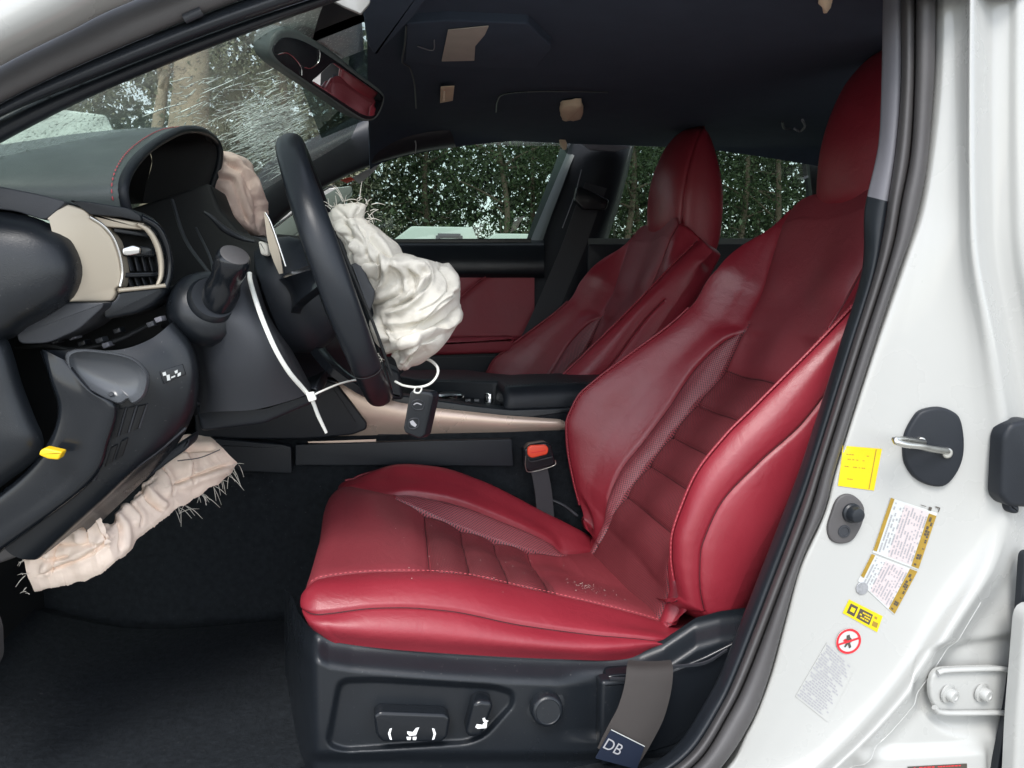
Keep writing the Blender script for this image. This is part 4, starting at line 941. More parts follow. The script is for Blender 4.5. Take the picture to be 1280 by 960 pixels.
pslab('knee_pad', [(240, 500), (300, 495), (380, 476), (398, 472), (420, 479), (440, 504), (459, 530), (458, 537), (440, 544), (380, 549), (290, 549), (245, 546)], 1.488, .06, 'soft', cc, r=.004, cr=.01)
stitches('stitching', WL([(414, 482), (432, 508), (446, 530)], 1.4872), 'black', cc, r=.0008)
pslab('side_rail', [(480, 498), (500, 494), (600, 508), (640, 512), (740, 509), (760, 505), (760, 545), (706, 545), (640, 548), (470, 549)], 1.515, .04, 'black', cc, r=.004, cr=.006)
# deck between the side and the armrest: sheet at lever height
zc = W(560, 506, 1.53)[2]
def zslab(name, px, z, dz, m, par, r=.004, cr=.01, **k):
    P = rpoly(np.array([WZ(a, b, z) for a, b in px]), cr); return slab(name, P, (0, 0, -dz), m, par, r=r, **k)
zslab('deck', [(478, 500), (504, 487), (540, 486), (600, 486), (660, 486), (780, 486), (775, 508), (640, 511), (560, 507)], .700, .02, 'black', cc, r=.003)
zslab('raised_tray', [(497, 470), (505, 462), (585, 462), (612, 466), (660, 470), (664, 474), (620, 477), (520, 474)], .742, .06, 'soft', cc, r=.006)
zslab('switch_plate', [(548, 505), (560, 494), (620, 494), (632, 505), (600, 508)], .7035, .02, 'gloss', cc, r=.002)
dl = thing('dummy', 'x', 'x') if False else None
c = WZ(562, 502, .701); dd = lathe('control_dial', c, (0, 0, 1), [(.034, 0), (.034, .010), (.031, .014)], 'deep', cc, seg=40)
lathe('dial_ring', c + np.array((0, 0, .010)), (0, 0, 1), [(.0335, 0), (.0335, .005), (.029, .0085), (.026, .0085)], 'chrome', dd, seg=40); lathe('dial_cap', c + np.array((0, 0, .014)), (0, 0, 1), [(.0265, 0), (.0265, .003), (.02, .006), (.003, .007)], 'black', dd, seg=40)
for a, b in ((585, 500), (596, 500)): zslab('printed_mark', [(a - 3, b - 1.4), (a + 3, b - 1.4), (a + 3, b + 1.2), (a - 3, b + 1.2)], .7045, .0005, 'ink', cc, r=.0001, cr=0)
c = WZ(612, 499, .701); lathe('knob', c, (0, 0, 1), [(.013, 0), (.013, .012), (.011, .015)], 'chrome', cc, seg=24)
# armrest: padded box
ya, yb = 1.535, 1.73
A_ = [[(x, y, z) for (x, y, z) in row] for row in []]
x0, x1 = WX(616, 490, .235)[0], .62
xL = .235; topz = .792
prof = [(1.53, .728), (1.527, .745), (1.530, .765), (1.540, .778), (1.56, .785), (1.65, .787), (1.74, .785), (1.765, .778), (1.775, .76), (1.775, .73)]
prof = [(y, z - .042) for y, z in prof]
rows = []
for x, dz, ins in [(.262, -.018, .012), (.265, -.008, .006), (.272, -.001, .002), (.285, 0, 0), (.35, .002, 0), (.5, .003, 0), (.66, .003, 0)]:
    cy_ = 1.65; rows.append([(x, cy_ + (y - cy_) * (1 - ins * 5), z + dz * (z - .678) / .065) for y, z in prof])
Ga = net(rows, 70, 60); sheet('armrest', Ga, 'soft', cc)
mesh_obj('armrest_front', Ga[0], [tuple(range(len(Ga[0])))], 'soft', cc, smooth=False)
stitches('stitching', Ga[2:, 16] + np.array((0, -.0006, .0006)), 'grey', cc, r=.0007)
pslab('armrest_base', [(640, 503), (644, 506), (775, 504), (775, 516), (640, 512)], 1.54, .2, 'gloss', cc, r=.003)
# belt buckle
bk = thing('belt_buckle', 'seat belt buckle with an orange red release button, upright between cushion and console', 'belt buckle', W(675, 640, 1.44))
fr_ = pslab('housing', [(655, 562), (662, 556), (682, 553), (689, 556), (694, 577), (692, 582), (662, 590), (656, 586)], 1.425, .025, 'gloss', bk, r=.005, cr=.004)
tube('chrome_edge', WL([(657, 570), (657, 584), (663, 590), (692, 582), (694, 575)], 1.423), .0010, 'zinc', bk, n=30, seg=6)
tube('collar', WL([(660, 573), (665, 577), (691, 571)], 1.420), .0012, 'grey', bk, n=20, seg=6)
pslab('release_button', [(659, 561), (663, 557), (682, 556), (686, 560), (685, 568), (665, 573), (660, 570)], 1.421, .015, 'button', bk, r=.003, cr=.006)
ribbon('button_line', WL([(664, 566), (682, 563)], 1.4203), (0, 0, 1), .0012, 'redink', bk, n=4, thick=.0004)
ribbon('stalk', WL([(672, 580, 1.435), (678, 610, 1.44), (682, 650, 1.45)]), (1, 0, 0), .034, 'belt', bk, thick=.006)
tube('wiring', WL([(690, 625, 1.46), (705, 632, 1.45), (722, 645, 1.44)]), .003, 'grey', bk, n=20, seg=6)

# ============================================================ FAR SIDE: door, pillar, glass
YD = 2.24
pd = thing('passenger_door', 'far front door with black upper trim, red leather panel and tinted window', 'car door', (.15, 2.26, .4))
def ysheet(name, px, Y, m, par, depth=.02, r=.004, cr=.01): return pslab(name, px, Y, depth, m, par, r=r, cr=cr)
ysheet('window_glass', [(300, 305), (500, 190), (705, 160), (722, 160), (662, 303), (655, 308)], 2.29, 'glass', pd, depth=.004, r=.001, cr=0)
G = net([[W(x, 299 + .002 * x, 2.28) for x in (300, 450, 560, 680)], [W(x, 303, 2.262) for x in (300, 450, 560, 680)], [W(x, 307, 2.245) for x in (300, 450, 560, 680)], [W(x, 325, 2.225) for x in (300, 450, 560, 680)], [W(x, 340, 2.225) for x in (300, 450, 560, 680)], [W(x, 347, 2.24) for x in (300, 450, 560, 680)]], 30, 30)
sheet('upper_trim', G, 'black', pd)
ysheet('sill_strip', [(400, 299), (664, 298), (664, 304), (400, 305)], 2.262, 'frame_black', pd, depth=.01, r=.002, cr=0)
pan = relief('leather_panel', (330, 668), lambda x: 342, lambda x: 446, lambda x, y, t: YD + .008 / (1 + np.exp(-(y - (374 - (x - 573) * .82)) / 2.5)) - .045 * sm((y - 420) / 8) , 90, 60, 'red_door', pd)
tube('panel_crease', WL([(540, 398), (573, 374), (590, 359), (607, 346)], 2.228), .0022, 'red_door', pd, n=30)
ysheet('arm_rest', [(330, 424), (560, 423), (645, 421), (640, 441), (560, 444), (330, 446)], 2.165, 'red_door', pd, depth=.09, r=.012)
stitches('stitching', WL([(340, 429), (560, 428), (640, 426)], 2.163), 'thread', pd)
ysheet('lower_panel', [(300, 444), (650, 440), (640, 700), (300, 700)], 2.20, 'soft', pd, depth=.04)
ribbon('panel_edge', WL([(470, 449), (560, 447), (636, 445)], 2.198), (0, 0, 1), .002, 'grey', pd, n=6)
# mirror-side quarter: white sill line outside
t = thing('side_mirror', 'white car wing edge seen low through the far window behind the wheel', 'car wing', W(380, 270, 2.35))
slab('wing', rpoly(WL([(300, 305), (345, 276), (405, 236), (440, 232), (440, 242), (360, 300), (330, 330)], 2.36), .01), (0, .05, 0), 'paint', t, r=.003)
# far centre pillar with its belt
bp_ = thing('belt_pillar', 'dark far centre pillar with the passenger seat belt running down its face', 'car pillar', W(700, 440, 2.300))
G = curves_net([[(690, 140, 2.340), (700, 200, 2.340), (672, 270, 2.340), (655, 330, 2.320), (640, 400, 2.300), (622, 475, 2.270), (600, 560, 2.250)], [(710, 140, 2.300), (715, 200, 2.300), (690, 270, 2.300), (668, 345, 2.280), (653, 400, 2.260), (634, 475, 2.230), (612, 560, 2.210)], [(765, 140, 2.270), (755, 200, 2.270), (735, 270, 2.270), (715, 345, 2.250), (700, 400, 2.230), (680, 475, 2.200), (660, 560, 2.180)], [(796, 140, 2.290), (787, 185, 2.290), (770, 250, 2.290), (755, 300, 2.290), (745, 345, 2.270), (740, 400, 2.250), (735, 475, 2.250)], [(800, 140, 2.380), (792, 185, 2.380), (776, 250, 2.380), (760, 300, 2.380), (755, 345, 2.350), (752, 400, 2.350), (750, 475, 2.350)]], 60, 40)
sheet('pillar_trim', G, 'soft', bp_)
G = curves_net([[(700, 186, 2.335), (690, 215, 2.330), (655, 310, 2.315), (640, 400, 2.290), (624, 470, 2.260)], [(714, 190, 2.305), (702, 220, 2.300), (670, 310, 2.285), (650, 400, 2.260), (634, 470, 2.230)], [(719, 192, 2.298), (707, 222, 2.290), (675, 312, 2.278), (656, 402, 2.255), (640, 470, 2.225)]], 40, 10)
o = sheet('window_seal', G, 'greytop', bp_)
for G_ in ():
    pass
bl = thing('seat_belt', 'black passenger seat belt hanging down the far pillar', 'seat belt', W(690, 350, 2.200))
P = crs(WL([(745, 232, 2.250), (733, 262, 2.235), (716, 310, 2.220), (697, 355, 2.210), (675, 405, 2.200), (650, 455, 2.190), (640, 480, 2.190)]), 40); wdv = W(726, 312, 2.220) - W(704, 306, 2.220)
G = np.stack([P + wdv * t * 1.25 for t in (-.5, 0, .5)], 1); sheet('webbing', G, 'belt', bl, thick=.002)
pslab('belt_guide', [(722, 232), (733, 236), (762, 250), (758, 262), (730, 262), (718, 250)], 2.15, .02, 'gloss', bl, r=.004)
for k in range(0): ribbon('belt_fold', WL([(724 + 3 * k, 231 + k * 2), (731 + 3 * k, 247 + 2 * k)], 2.147 - .002 * k), (1, 0, .2), .004, 'violet', bl, n=5)
tube('trim_line', WL([(727, 212), (718, 245), (703, 285)], 2.230), .0014, 'violet', bp_, n=10, seg=6)
slab('light_cap', rpoly(WL([(728, 179), (740, 178), (783, 182), (788, 184), (770, 189), (738, 187)], 2.250), .003), (0, .01, 0), 'violet', bp_, r=.001)
# rear side window and door
rdo = thing('rear_passenger_door', 'far rear door with tinted window seen between the two seat backs', 'car door', (.95, 2.26, .4))
ysheet('window_glass', [(755, 303), (795, 165), (860, 165), (1010, 190), (1110, 230), (1110, 303)], 2.29, 'glass', rdo, depth=.004, r=.001, cr=0)
ysheet('sill_strip', [(735, 298), (1110, 298), (1110, 306), (735, 306)], 2.262, 'greytop', rdo, depth=.01, r=.002, cr=0)
ysheet('door_panel', [(735, 305), (1110, 305), (1110, 700), (735, 700)], 2.25, 'soft', rdo)
slab('quarter_pillar', rpoly(WL([(1008, 170), (1016, 250), (1000, 303), (1035, 303), (1045, 170)], 2.285), .004), (0, .02, 0), 'frame_black', rdo, r=.002)
slab('light_gap', rpoly(WL([(1000, 165), (1012, 240), (1004, 275), (1000, 303), (1060, 303), (1060, 165)], 2.31), .004), (0, .02, 0), 'deep', rdo, r=.002)
# far windscreen pillar trim
ap = curves_net([[(300, 345, 2.18), (333, 292, 2.17), (400, 238, 2.16), (470, 205, 2.15), (525, 190, 2.15), (570, 184, 2.15)], [(300, 336, 2.15), (330, 284, 2.14), (398, 232, 2.13), (468, 200, 2.12), (522, 186, 2.12), (568, 178, 2.12)], [(290, 300, 2.12), (322, 252, 2.11), (388, 200, 2.10), (450, 172, 2.09), (510, 166, 2.09), (560, 160, 2.09)], [(285, 262, 2.14), (318, 230, 2.13), (352, 200, 2.12), (405, 176, 2.11), (465, 145, 2.10), (520, 120, 2.1)], [(285, 255, 2.2), (316, 224, 2.2), (348, 192, 2.19), (400, 168, 2.18), (455, 139, 2.17), (510, 112, 2.17)]], 40, 30)
t = thing('windscreen_pillar', 'dark far windscreen pillar trim behind the steering wheel', 'car pillar', W(420, 210, 2.15))
sheet('pillar_trim', ap, 'grey', t)
tube('light_seam', WL([(330, 293), (345, 283), (400, 241), (418, 232)], 2.19), .003, 'label', t, n=20, seg=6)
tube('torn_edge', WL([(519, 176), (520, 182), (519, 192)], 2.10), .0018, 'label', t, n=6, seg=6)
pslab('torn_paper', [(440, 222), (455, 214), (475, 204), (466, 216), (449, 230)], 2.20, .002, 'label', t, r=.0005, cr=.001)
pslab('torn_label', [(425, 225), (438, 221), (445, 224), (434, 229)], 2.205, .002, 'button', t, r=.0005, cr=.001)

# ============================================================ HEADLINER
hl = thing('headliner', 'black woven roof lining with torn pale labels over the front seats', 'headliner', (.6, 1.5, 1.33))
farp = [(440, 232, 2.12), (470, 205, 2.14), (520, 190, 2.16), (600, 178, 2.18), (700, 171, 2.20), (780, 178, 2.20), (870, 183, 2.20), (1008, 203, 2.20), (1120, 228, 2.2), (1240, 268, 2.2)]
fp = crs(WL(farp), 60)
cut = [p for p in fp]
rows = []
for p in fp:
    x = max(p[0], .0); z = p[2]
    pf = [(x, p[1] + .004, z - .004), (x, p[1] - .006, z + .004), (x, p[1] - .05, z + .030), (x + .0, p[1] - .16, min(1.40, z + .060)), (x, 1.75, 1.345 + .05 * (z - 1.2)), (x, 1.5, 1.352), (x, 1.2, 1.352), (x, 1.0, 1.34), (x, .88, 1.30), (x, .80, 1.28)]
    rows.append([(a, b, (c_ if i > 3 else min(c_, 1.36))) for i, (a, b, c_) in enumerate(pf)])
Gh = net(rows, 60, 120); Gh[..., 2] += 0
sheet('lining', Gh, 'liner', hl)
# outer roof skin keeps the daylight out
G = net([[(x, y, z) for y, z in ((.80, 1.30), (.95, 1.40), (1.58, 1.47), (2.15, 1.435), (2.24, 1.395))] for x in (.02, .3, .9, 1.5, 1.8)], 30, 30)
sheet('roof_skin', G, 'paint', body)
def onz(px, py, z=1.340): return WZ(px, py, z)
def hslab(name, px, z, dz, m, par, r=.003, cr=.006): return slab(name, rpoly(np.array([WZ(a, b, z) for a, b in px]), cr), (0, 0, dz), m, par, r=r)
ov = hslab('overhead_console', [(508, 30), (560, 26), (660, 30), (690, 60), (668, 86), (560, 84), (506, 78)], 1.338, .03, 'liner', hl)
o = hslab('torn_label', [(560, 38), (611, 33), (606, 44), (594, 58), (593, 76), (552, 77)], 1.335, .0015, 'beige', hl, r=.0005, cr=.002)
o = hslab('small_label', [(551, 109), (568, 108), (566, 126), (550, 129)], 1.338, .0015, 'tan', hl, r=.0005, cr=.001)
o = hslab('label_bars', [(554, 113), (557, 113), (556, 126), (553, 126)], 1.337, .0015, 'copper', hl, r=.0003, cr=.0)
tube('sunroof_line', [onz(a, b, 1.342) for a, b in ((620, 140), (622, 126), (632, 117), (680, 114), (760, 115))], .0016, 'black', hl, n=40, seg=6)
tube('console_line', [onz(a, b, 1.339) for a, b in ((508, 32), (506, 55), (503, 78), (512, 84), (518, 105), (520, 135))], .0016, 'grey', hl, n=40, seg=6)
tube('switch_line', [onz(a, b, 1.336) for a, b in ((522, 58), (541, 63), (543, 50))], .0010, 'violet', hl, n=14, seg=6, smooth_path=True)
tube('clip', [onz(a, b, 1.335) for a, b in ((1003, 150), (1006, 158), (1000, 164), (993, 161))], .003, 'violet', hl, n=20, seg=8)
tube('clip', [onz(a, b, 1.335) for a, b in ((978, 152), (980, 160), (988, 161))], .003, 'grey', hl, n=14, seg=8)
o = thing('foam_chunk', 'small torn beige foam chunk stuck to the roof lining, right of the mirror', 'foam', onz(714, 140), 'torn foam scraps on the roof lining')
def chunk(name, px, z, m, par, am=.004):
    P = crs(np.array([WZ(a, b, z) for a, b in px]), 30, closed=True); c = P.mean(0); rws = [P + np.array((0, 0, .01))]
    for s_, dz in ((1, 0), (.93, -.004), (.75, -.008), (.45, -.011), (.12, -.012)): rws.append(c + (P - c) * s_ + np.array((0, 0, dz)))
    V = np.array(rws); 
    for i in range(V.shape[0]):
        for j in range(V.shape[1]): V[i, j] += np.array(noise.noise_vector(Vector(V[i, j]) * 90)) * am
    f = gfaces(6, 30, cu=True); f.append(tuple(5 * 30 + k for k in range(30))); return mesh_obj(name, V.reshape(-1, 3), f, m, par)
chunk('foam', [(701, 134), (716, 130), (727, 131), (727, 146), (714, 149), (702, 147)], 1.338, 'tan', o)
o = thing('foam_chunk', 'pale torn scrap at the top edge of the roof lining, above the driver headrest', 'foam', onz(1032, 4), 'torn foam scraps on the roof lining'); chunk('foam', [(1024, -6), (1040, -6), (1038, 6), (1032, 12), (1027, 6)], 1.336, 'tan', o)
o = thing('foam_chunk', 'tiny tan foam scrap at the top of the far centre pillar', 'foam', W(704, 178, 2.15), 'torn foam scraps on the roof lining')
slab('foam', crs(WL([(700, 173), (705, 172), (709, 180), (707, 187), (702, 183)], 2.15), 16, closed=True), (0, .01, 0), 'tan', o, r=.002)
# unseen dark wall added behind the cabin to block light
rb = sheet('rear_light_blocker', np.array([[(1.66 + .1 * (z - .9), y, z) for y in np.linspace(.8, 2.33, 12)] for z in np.linspace(.2, 1.42, 12)]), 'deep'); tag(rb, kind='structure')
# rear bench, mostly hidden
rs = thing('rear_bench', 'dark rear bench behind the two front seats', 'car seat', (1.35, 1.58, .3))
G = net([[(x, y, z) for x, z in ((1.0, .30), (1.0, .50), (1.08, .56), (1.35, .54), (1.42, .60), (1.52, .95), (1.6, 1.0))] for y in (.95, 1.2, 1.58, 1.95, 2.2)], 40, 20); sheet('bench', G, 'soft', rs)
# near sill and outer floor edge
sheet('sill', curves_net([[(-160, 860, .93), (0, 780, .93), (14, 850, .93), (0, 1000, .93)], [(-260, 860, .90), (-60, 800, .90), (-30, 900, .90), (-60, 1000, .90)]], 20, 6), 'rubber2', body) if False else None

# ============================================================ DASHBOARD
da = thing('dashboard', 'dark dashboard end with leather instrument hood, champagne air vent and hanging lower trim', 'dashboard', (-.4, 1.1, .55))
# instrument hood: swept sheet, stitched rear edge
hood_rows = [
 [(-80, 262, .94), (-80, 236, .925), (-80, 214, .95), (-60, 198, 1.04), (-30, 186, 1.2), (40, 176, 1.4), (60, 176, 1.5)],
 [(20, 258, .95), (18, 236, .94), (22, 212, .965), (34, 190, 1.05), (62, 174, 1.2), (110, 166, 1.4), (125, 172, 1.5)],
 [(90, 270, .96), (90, 240, .95), (96, 210, .975), (112, 186, 1.06), (142, 166, 1.2), (182, 160, 1.37), (196, 170, 1.46)],
 [(142, 268, .965), (137, 236, .955), (147, 206, .985), (170, 181, 1.07), (206, 162, 1.2), (242, 161, 1.35), (256, 176, 1.43)],
 [(158, 266, .97), (152, 236, .96), (162, 208, .99), (186, 183, 1.075), (222, 163, 1.2), (256, 163, 1.34), (268, 178, 1.42)],
]
Hh = net([WL(r) for r in hood_rows], 70, 60); sheet('instrument_hood', Hh, 'greytop', da, thick=.006, flip=True)
rim = [(160, 268, .972), (154, 236, .962), (164, 209, .992), (188, 184, 1.077), (224, 164, 1.2), (250, 163, 1.30), (268, 174, 1.40), (275, 190, 1.42), (272, 212, 1.42), (265, 232, 1.42), (260, 262, 1.42)]
rimp = crs(WL(rim), 90); tube('hood_rim', rimp, .006, 'soft', da, n=90, smooth_path=True)
stitches('stitching', np.array([Hh[55, j] for j in range(2, 50)]) + np.array((.002, -.0012, .0012)), 'thread', da, ln=.005, gap=.003, r=.0009)
0 and stitches('stitching', np.array([Hh[53, j] for j in range(2, 50)]) + np.array((.002, -.0012, .0012)), 'thread', da, ln=.005, gap=.003, r=.0009)
# inside of the hood and cluster
innr = [[p for p in rimp[::4]], [p + (np.array((-.02, 0, 0))) + (rimp.mean(0) - p) * .06 for p in rimp[::4]], [p + np.array((-.10, 0, -.01)) + (rimp.mean(0) - p) * .15 for p in rimp[::4]]]
sheet('hood_lining', net(innr, 60, 20), 'deep', da)
mesh_obj('cluster_face', np.vstack([innr[-1], [rimp.mean(0) + np.array((-.12, 0, -.01))]]), [(k, k + 1, len(innr[-1])) for k in range(len(innr[-1]) - 1)] + [(len(innr[-1]) - 1, 0, len(innr[-1]))], 'deep', da)
pslab('cluster_side', [(158, 262), (262, 228), (275, 262), (300, 290), (330, 300), (330, 420), (190, 420), (170, 300)], 1.25, .12, 'deep', da, r=.006)
tube('cluster_trim', WL([(255, 265, 1.2), (265, 272, 1.2), (280, 286, 1.21), (300, 297, 1.22), (318, 302, 1.22)]), [.002, .004, .005, .004, .002], 'grey', da, n=30)
tube('cluster_edge', WL([(215, 250, 1.18), (232, 300, 1.15), (262, 342, 1.1)]), .0025, 'grey', da, n=30)
tube('cluster_edge', WL([(245, 285, 1.2), (262, 320, 1.12), (268, 345, 1.05)]), .0018, 'grey', da, n=30)
# end cap and trim bands
def curved_cap(name, px, Y, depth, m, r, n=110): return slab(name, crs(WL(px, Y), n, closed=True), (0, depth, 0), m, da, r=r, seg=7)
def dome_net(name, c, ring, m, Yc, Ye, k=8):
    """bulging cap: rings shrinking to c, nearer the viewer towards the middle"""
    P0 = crs(np.array([(a, b, 0.) for a, b in ring]), 90, closed=True); rws = [[(x, y, Ye + .10) for x, y, _ in P0]]
    for t in np.linspace(0, 1, k + 1)[:-1]:
        s = 1 - t; rws.append([(c[0] + (x - c[0]) * s, c[1] + (y - c[1]) * s, Ye + (Yc - Ye) * math.sqrt(1 - s**3.5)) for x, y, _ in P0])
    G = np.array([WL(r) for r in rws]); f = gfaces(len(rws), 90, cu=True); f.append(tuple((len(rws) - 1) * 90 + i for i in range(90)))
    return mesh_obj(name, G.reshape(-1, 3), f, m, da, sharp=75)
dome_net('end_cap', (-40, 350), [(-200, 250), (-60, 255), (5, 264), (50, 274), (84, 295), (101, 325), (102, 350), (90, 374), (62, 394), (34, 409), (10, 425), (-60, 440), (-200, 450)], 'black', .858, .90)
dome_net('end_column', (-60, 540), [(-200, 380), (-40, 395), (4, 418), (16, 440), (28, 480), (44, 522), (55, 550), (48, 572), (10, 602), (-60, 650), (-200, 720)], 'black', .868, .895)
pslab('upper_end_trim', [(-80, 226), (0, 233), (50, 243), (84, 252), (57, 276), (20, 264), (-80, 252)], .892, .08, 'grey', da, r=.0015, cr=.006)
Yv = lambda x: .885 + (x - 60) / 150 * .08
def V3(l, dy=0): return WL([(a, b, Yv(a) + dy) for a, b in l])
bz = [(57, 274), (70, 263), (84, 255), (100, 260), (110, 262), (112, 272), (128, 282), (141, 298), (149, 320), (152, 342), (149, 358), (143, 361), (145, 367), (140, 376), (128, 377), (82, 377), (92, 366), (101, 348), (104, 330), (99, 310), (86, 293), (70, 281)]
slab('vent_bezel', rpoly(V3(bz), .003), (0, .03, 0), 'champ', da, r=.0022)
tube('bezel_edge', V3([(112, 271), (129, 282), (142, 298), (150, 320), (153, 342), (150, 358)], -.001), .0018, 'chrome', da, n=40)
av = slab('air_vent', rpoly(V3([(108, 262), (180, 270), (200, 290), (210, 320), (210, 345), (202, 363), (146, 364)], .045), .01), (0, .03, 0), 'deep', da, r=.002)
slab('vent_hood', rpoly(V3([(86, 250), (110, 252), (160, 260), (176, 269), (177, 277), (150, 271), (112, 268), (100, 259)], -.002), .003), (0, .06, 0), 'black', da, r=.0012)
slab('vent_foot', rpoly(V3([(142, 377), (148, 363), (206, 357), (207, 366), (190, 382), (170, 392), (130, 400), (126, 378)], .0), .006), (0, .06, 0), 'black', da, r=.005)
for y0, y1, x0, x1 in ((284, 293, 142, 195), (314, 316, 152, 201), (341, 340, 155, 203)):
    slab('slat', rpoly(V3([(x0, y0), (x1, y1), (x1, y1 + 5), (x0, y0 + 6)], .012), .001), (0, .03, 0), 'black', av, r=.0015)
slab('slat', rpoly(V3([(114, 268), (180, 279), (178, 287), (130, 283)], .006), .001), (0, .03, 0), 'champ', av, r=.0015)
for k in range(5):
    for (ya, yb) in ((321, 339), (346, 358)):
        x = 158 + k * 9; slab('fin', rpoly(V3([(x, ya), (x + 2, ya), (x + 7, yb), (x + 4.5, yb)], .022), .0005), (0, .012, 0), 'grey', av, r=.0006)
slab('vent_lever', rpoly(V3([(153, 310), (166, 306), (176, 309), (176, 317), (160, 320), (152, 318)], .004), .003), (0, .014, 0), 'chrome', av, r=.002)
slab('vent_lever_base', rpoly(V3([(174, 307), (194, 310), (194, 320), (175, 319)], .008), .002), (0, .014, 0), 'gloss', av, r=.002)
tube('vent_ring', V3([(172, 280), (186, 289), (196, 306), (201, 326), (201, 345), (196, 358)], .002), [.002, .0034, .0036, .0036, .003, .002], 'champ', av, n=50)
tube('vent_ring', V3([(176, 272), (196, 284), (207, 304), (212, 326), (211, 345), (206, 360)], .008), .0045, 'gloss', av, n=50)
tube('bezel_lip', V3([(148, 363), (178, 360), (206, 357)], -.002), .0025, 'champ', av, n=20)
# under-vent trim and ragged gap
pslab('under_vent_trim', [(20, 410), (50, 398), (78, 379), (130, 378), (128, 385), (98, 412), (60, 429), (22, 430)], .90, .08, 'grey', da, r=.0018, cr=.008)
pslab('dash_gap', [(-40, 400), (230, 370), (240, 420), (150, 500), (60, 620), (-40, 620)], 1.06, .05, 'deep', da, r=.002)
for k, (a, b) in enumerate([(62, 425), (84, 420), (96, 428), (118, 424), (126, 430), (140, 412), (182, 404), (192, 398)]):
    pslab('clip', [(a, b), (a + 9, b - 3), (a + 11, b + 3), (a + 3, b + 6)], .95 + .005 * (k % 3), .02, ('grey', 'violet', 'black')[k % 3], da, r=.001, cr=.001)
tube('wiring', WL([(20, 434, .97), (60, 432, .96), (90, 437, .965), (140, 428, .97), (190, 405, .99)]), .003, 'deep', da, n=40)
# lower switch panel, hanging loose
G = curves_net([[(52, 440, .93), (62, 475, .93), (72, 510, .93), (64, 545, .93), (30, 590, .93), (-30, 640, .93)],
  [(54, 438, .918), (70, 472, .918), (80, 506, .918), (74, 550, .918), (44, 596, .918), (-20, 650, .918)],
  [(100, 438, .915), (140, 465, .915), (146, 506, .912), (132, 560, .915), (98, 612, .915), (10, 690, .915)],
  [(150, 437, .92), (178, 460, .92), (182, 500, .92), (174, 560, .93), (126, 622, .93), (40, 700, .93)],
  [(188, 424, .935), (212, 445, .935), (222, 490, .935), (206, 548, .945), (160, 598, .95), (60, 690, .95)],
  [(214, 404, .95), (238, 435, .95), (245, 475, .95), (236, 520, .96), (200, 570, .97), (100, 660, .97)],
  [(218, 402, 1.0), (242, 434, 1.0), (249, 475, 1.0), (240, 522, 1.0), (206, 574, 1.0), (110, 668, 1.0)]], 80, 80)
sheet('lower_panel', G, 'black', da); blp = BVHTree.FromPolygons([Vector(v) for v in G.reshape(-1, 3)], gfaces(80, 80))
def onl(px, py, l=.001):
    d = Vector(ray(px, py)).normalized(); h = blp.ray_cast(EYV, d); return W(px, py, .915) if h[0] is None else np.array(h[0] - d * l)
# scooped release handle
hs_ = [(84, 448), (90, 440), (110, 438), (148, 443), (168, 450), (181, 462), (185, 474), (181, 492), (172, 502), (164, 504), (160, 498), (146, 504), (110, 486), (90, 468)]
P0 = crs(np.array([(a, b, 0.) for a, b in hs_]), 70, closed=True); c = np.array((140, 474, 0)); rws = []
for s, y in ((1.06, .918), (1.02, .896), (.96, .893), (.90, .900), (.7, .906), (.45, .909), (.15, .910)): rws.append(WL([(c[0] + (p[0] - c[0]) * s, c[1] + (p[1] - c[1]) * s, y) for p in P0]))
f = gfaces(len(rws), 70, cu=True); f.append(tuple((len(rws) - 1) * 70 + i for i in range(70)))
mesh_obj('release_handle', np.array(rws).reshape(-1, 3), f, 'scoop', da, sharp=80)
lathe('screw', W(139, 493, .903), (.1, -1, .2), [(.0028, 0), (.002, .001), (.001, .001)], 'grey', da, seg=12)
sheet('side_face', curves_net([[(52, 438, .915), (64, 475, .905), (74, 512, .905), (62, 550, .905), (28, 592, .905), (-40, 645, .905)], [(54, 437, .900), (66, 474, .893), (77, 511, .893), (65, 551, .893), (31, 596, .893), (-38, 650, .893)], [(70, 445, .895), (100, 486, .891), (112, 512, .891), (98, 560, .891), (66, 610, .891), (-30, 675, .891)], [(85, 452, .900), (116, 490, .893), (143, 507, .893), (134, 550, .893), (106, 606, .893), (-20, 700, .893)], [(86, 451, .93), (119, 489, .92), (147, 507, .92), (137, 552, .92), (109, 609, .92), (-18, 704, .92)]], 60, 40), 'gloss', da)
tube('panel_crease', [onl(*q) for q in [(84, 468), (112, 488), (144, 505), (140, 530), (128, 570), (117, 600)]], .0025, 'grey', da, n=40)
sp_ = slab('switch_bank', np.array([onl(*q, .0025) for q in [(200, 464), (228, 455), (232, 468), (205, 480)]]), (0, .01, 0), 'gloss', da, r=.0006)
for pts in ([(203, 466), (207, 464.5), (208, 469), (204, 470)], [(208, 469), (212, 468), (213, 475), (209, 476)], [(218, 464), (222, 462), (222, 466), (219, 467)], [(222, 467), (226, 465), (226, 469), (222, 471)], [(214, 471), (219, 469), (219, 471), (214, 473)]):
    mesh_obj('switch_symbol', np.array([onl(*q, .0036) for q in pts]), [tuple(range(4))], 'label', sp_, smooth=False)
for k in range(3):
    a = 147 + k * 13; slab('vent_slot', np.array([onl(*q, .0025) for q in [(a, 512 - 2 * k), (a + 9, 510 - 2 * k), (a - 1, 546 - 5 * k), (a - 10, 549 - 5 * k)]]), (0, .004, 0), 'deep', da, r=.0004)
    tube('slot_rib', [onl(a + 11, 509 - 2 * k), onl(a + 6, 527 - 3.5 * k), onl(a + 1, 545 - 5 * k)], .0012, 'grey', da, n=10)
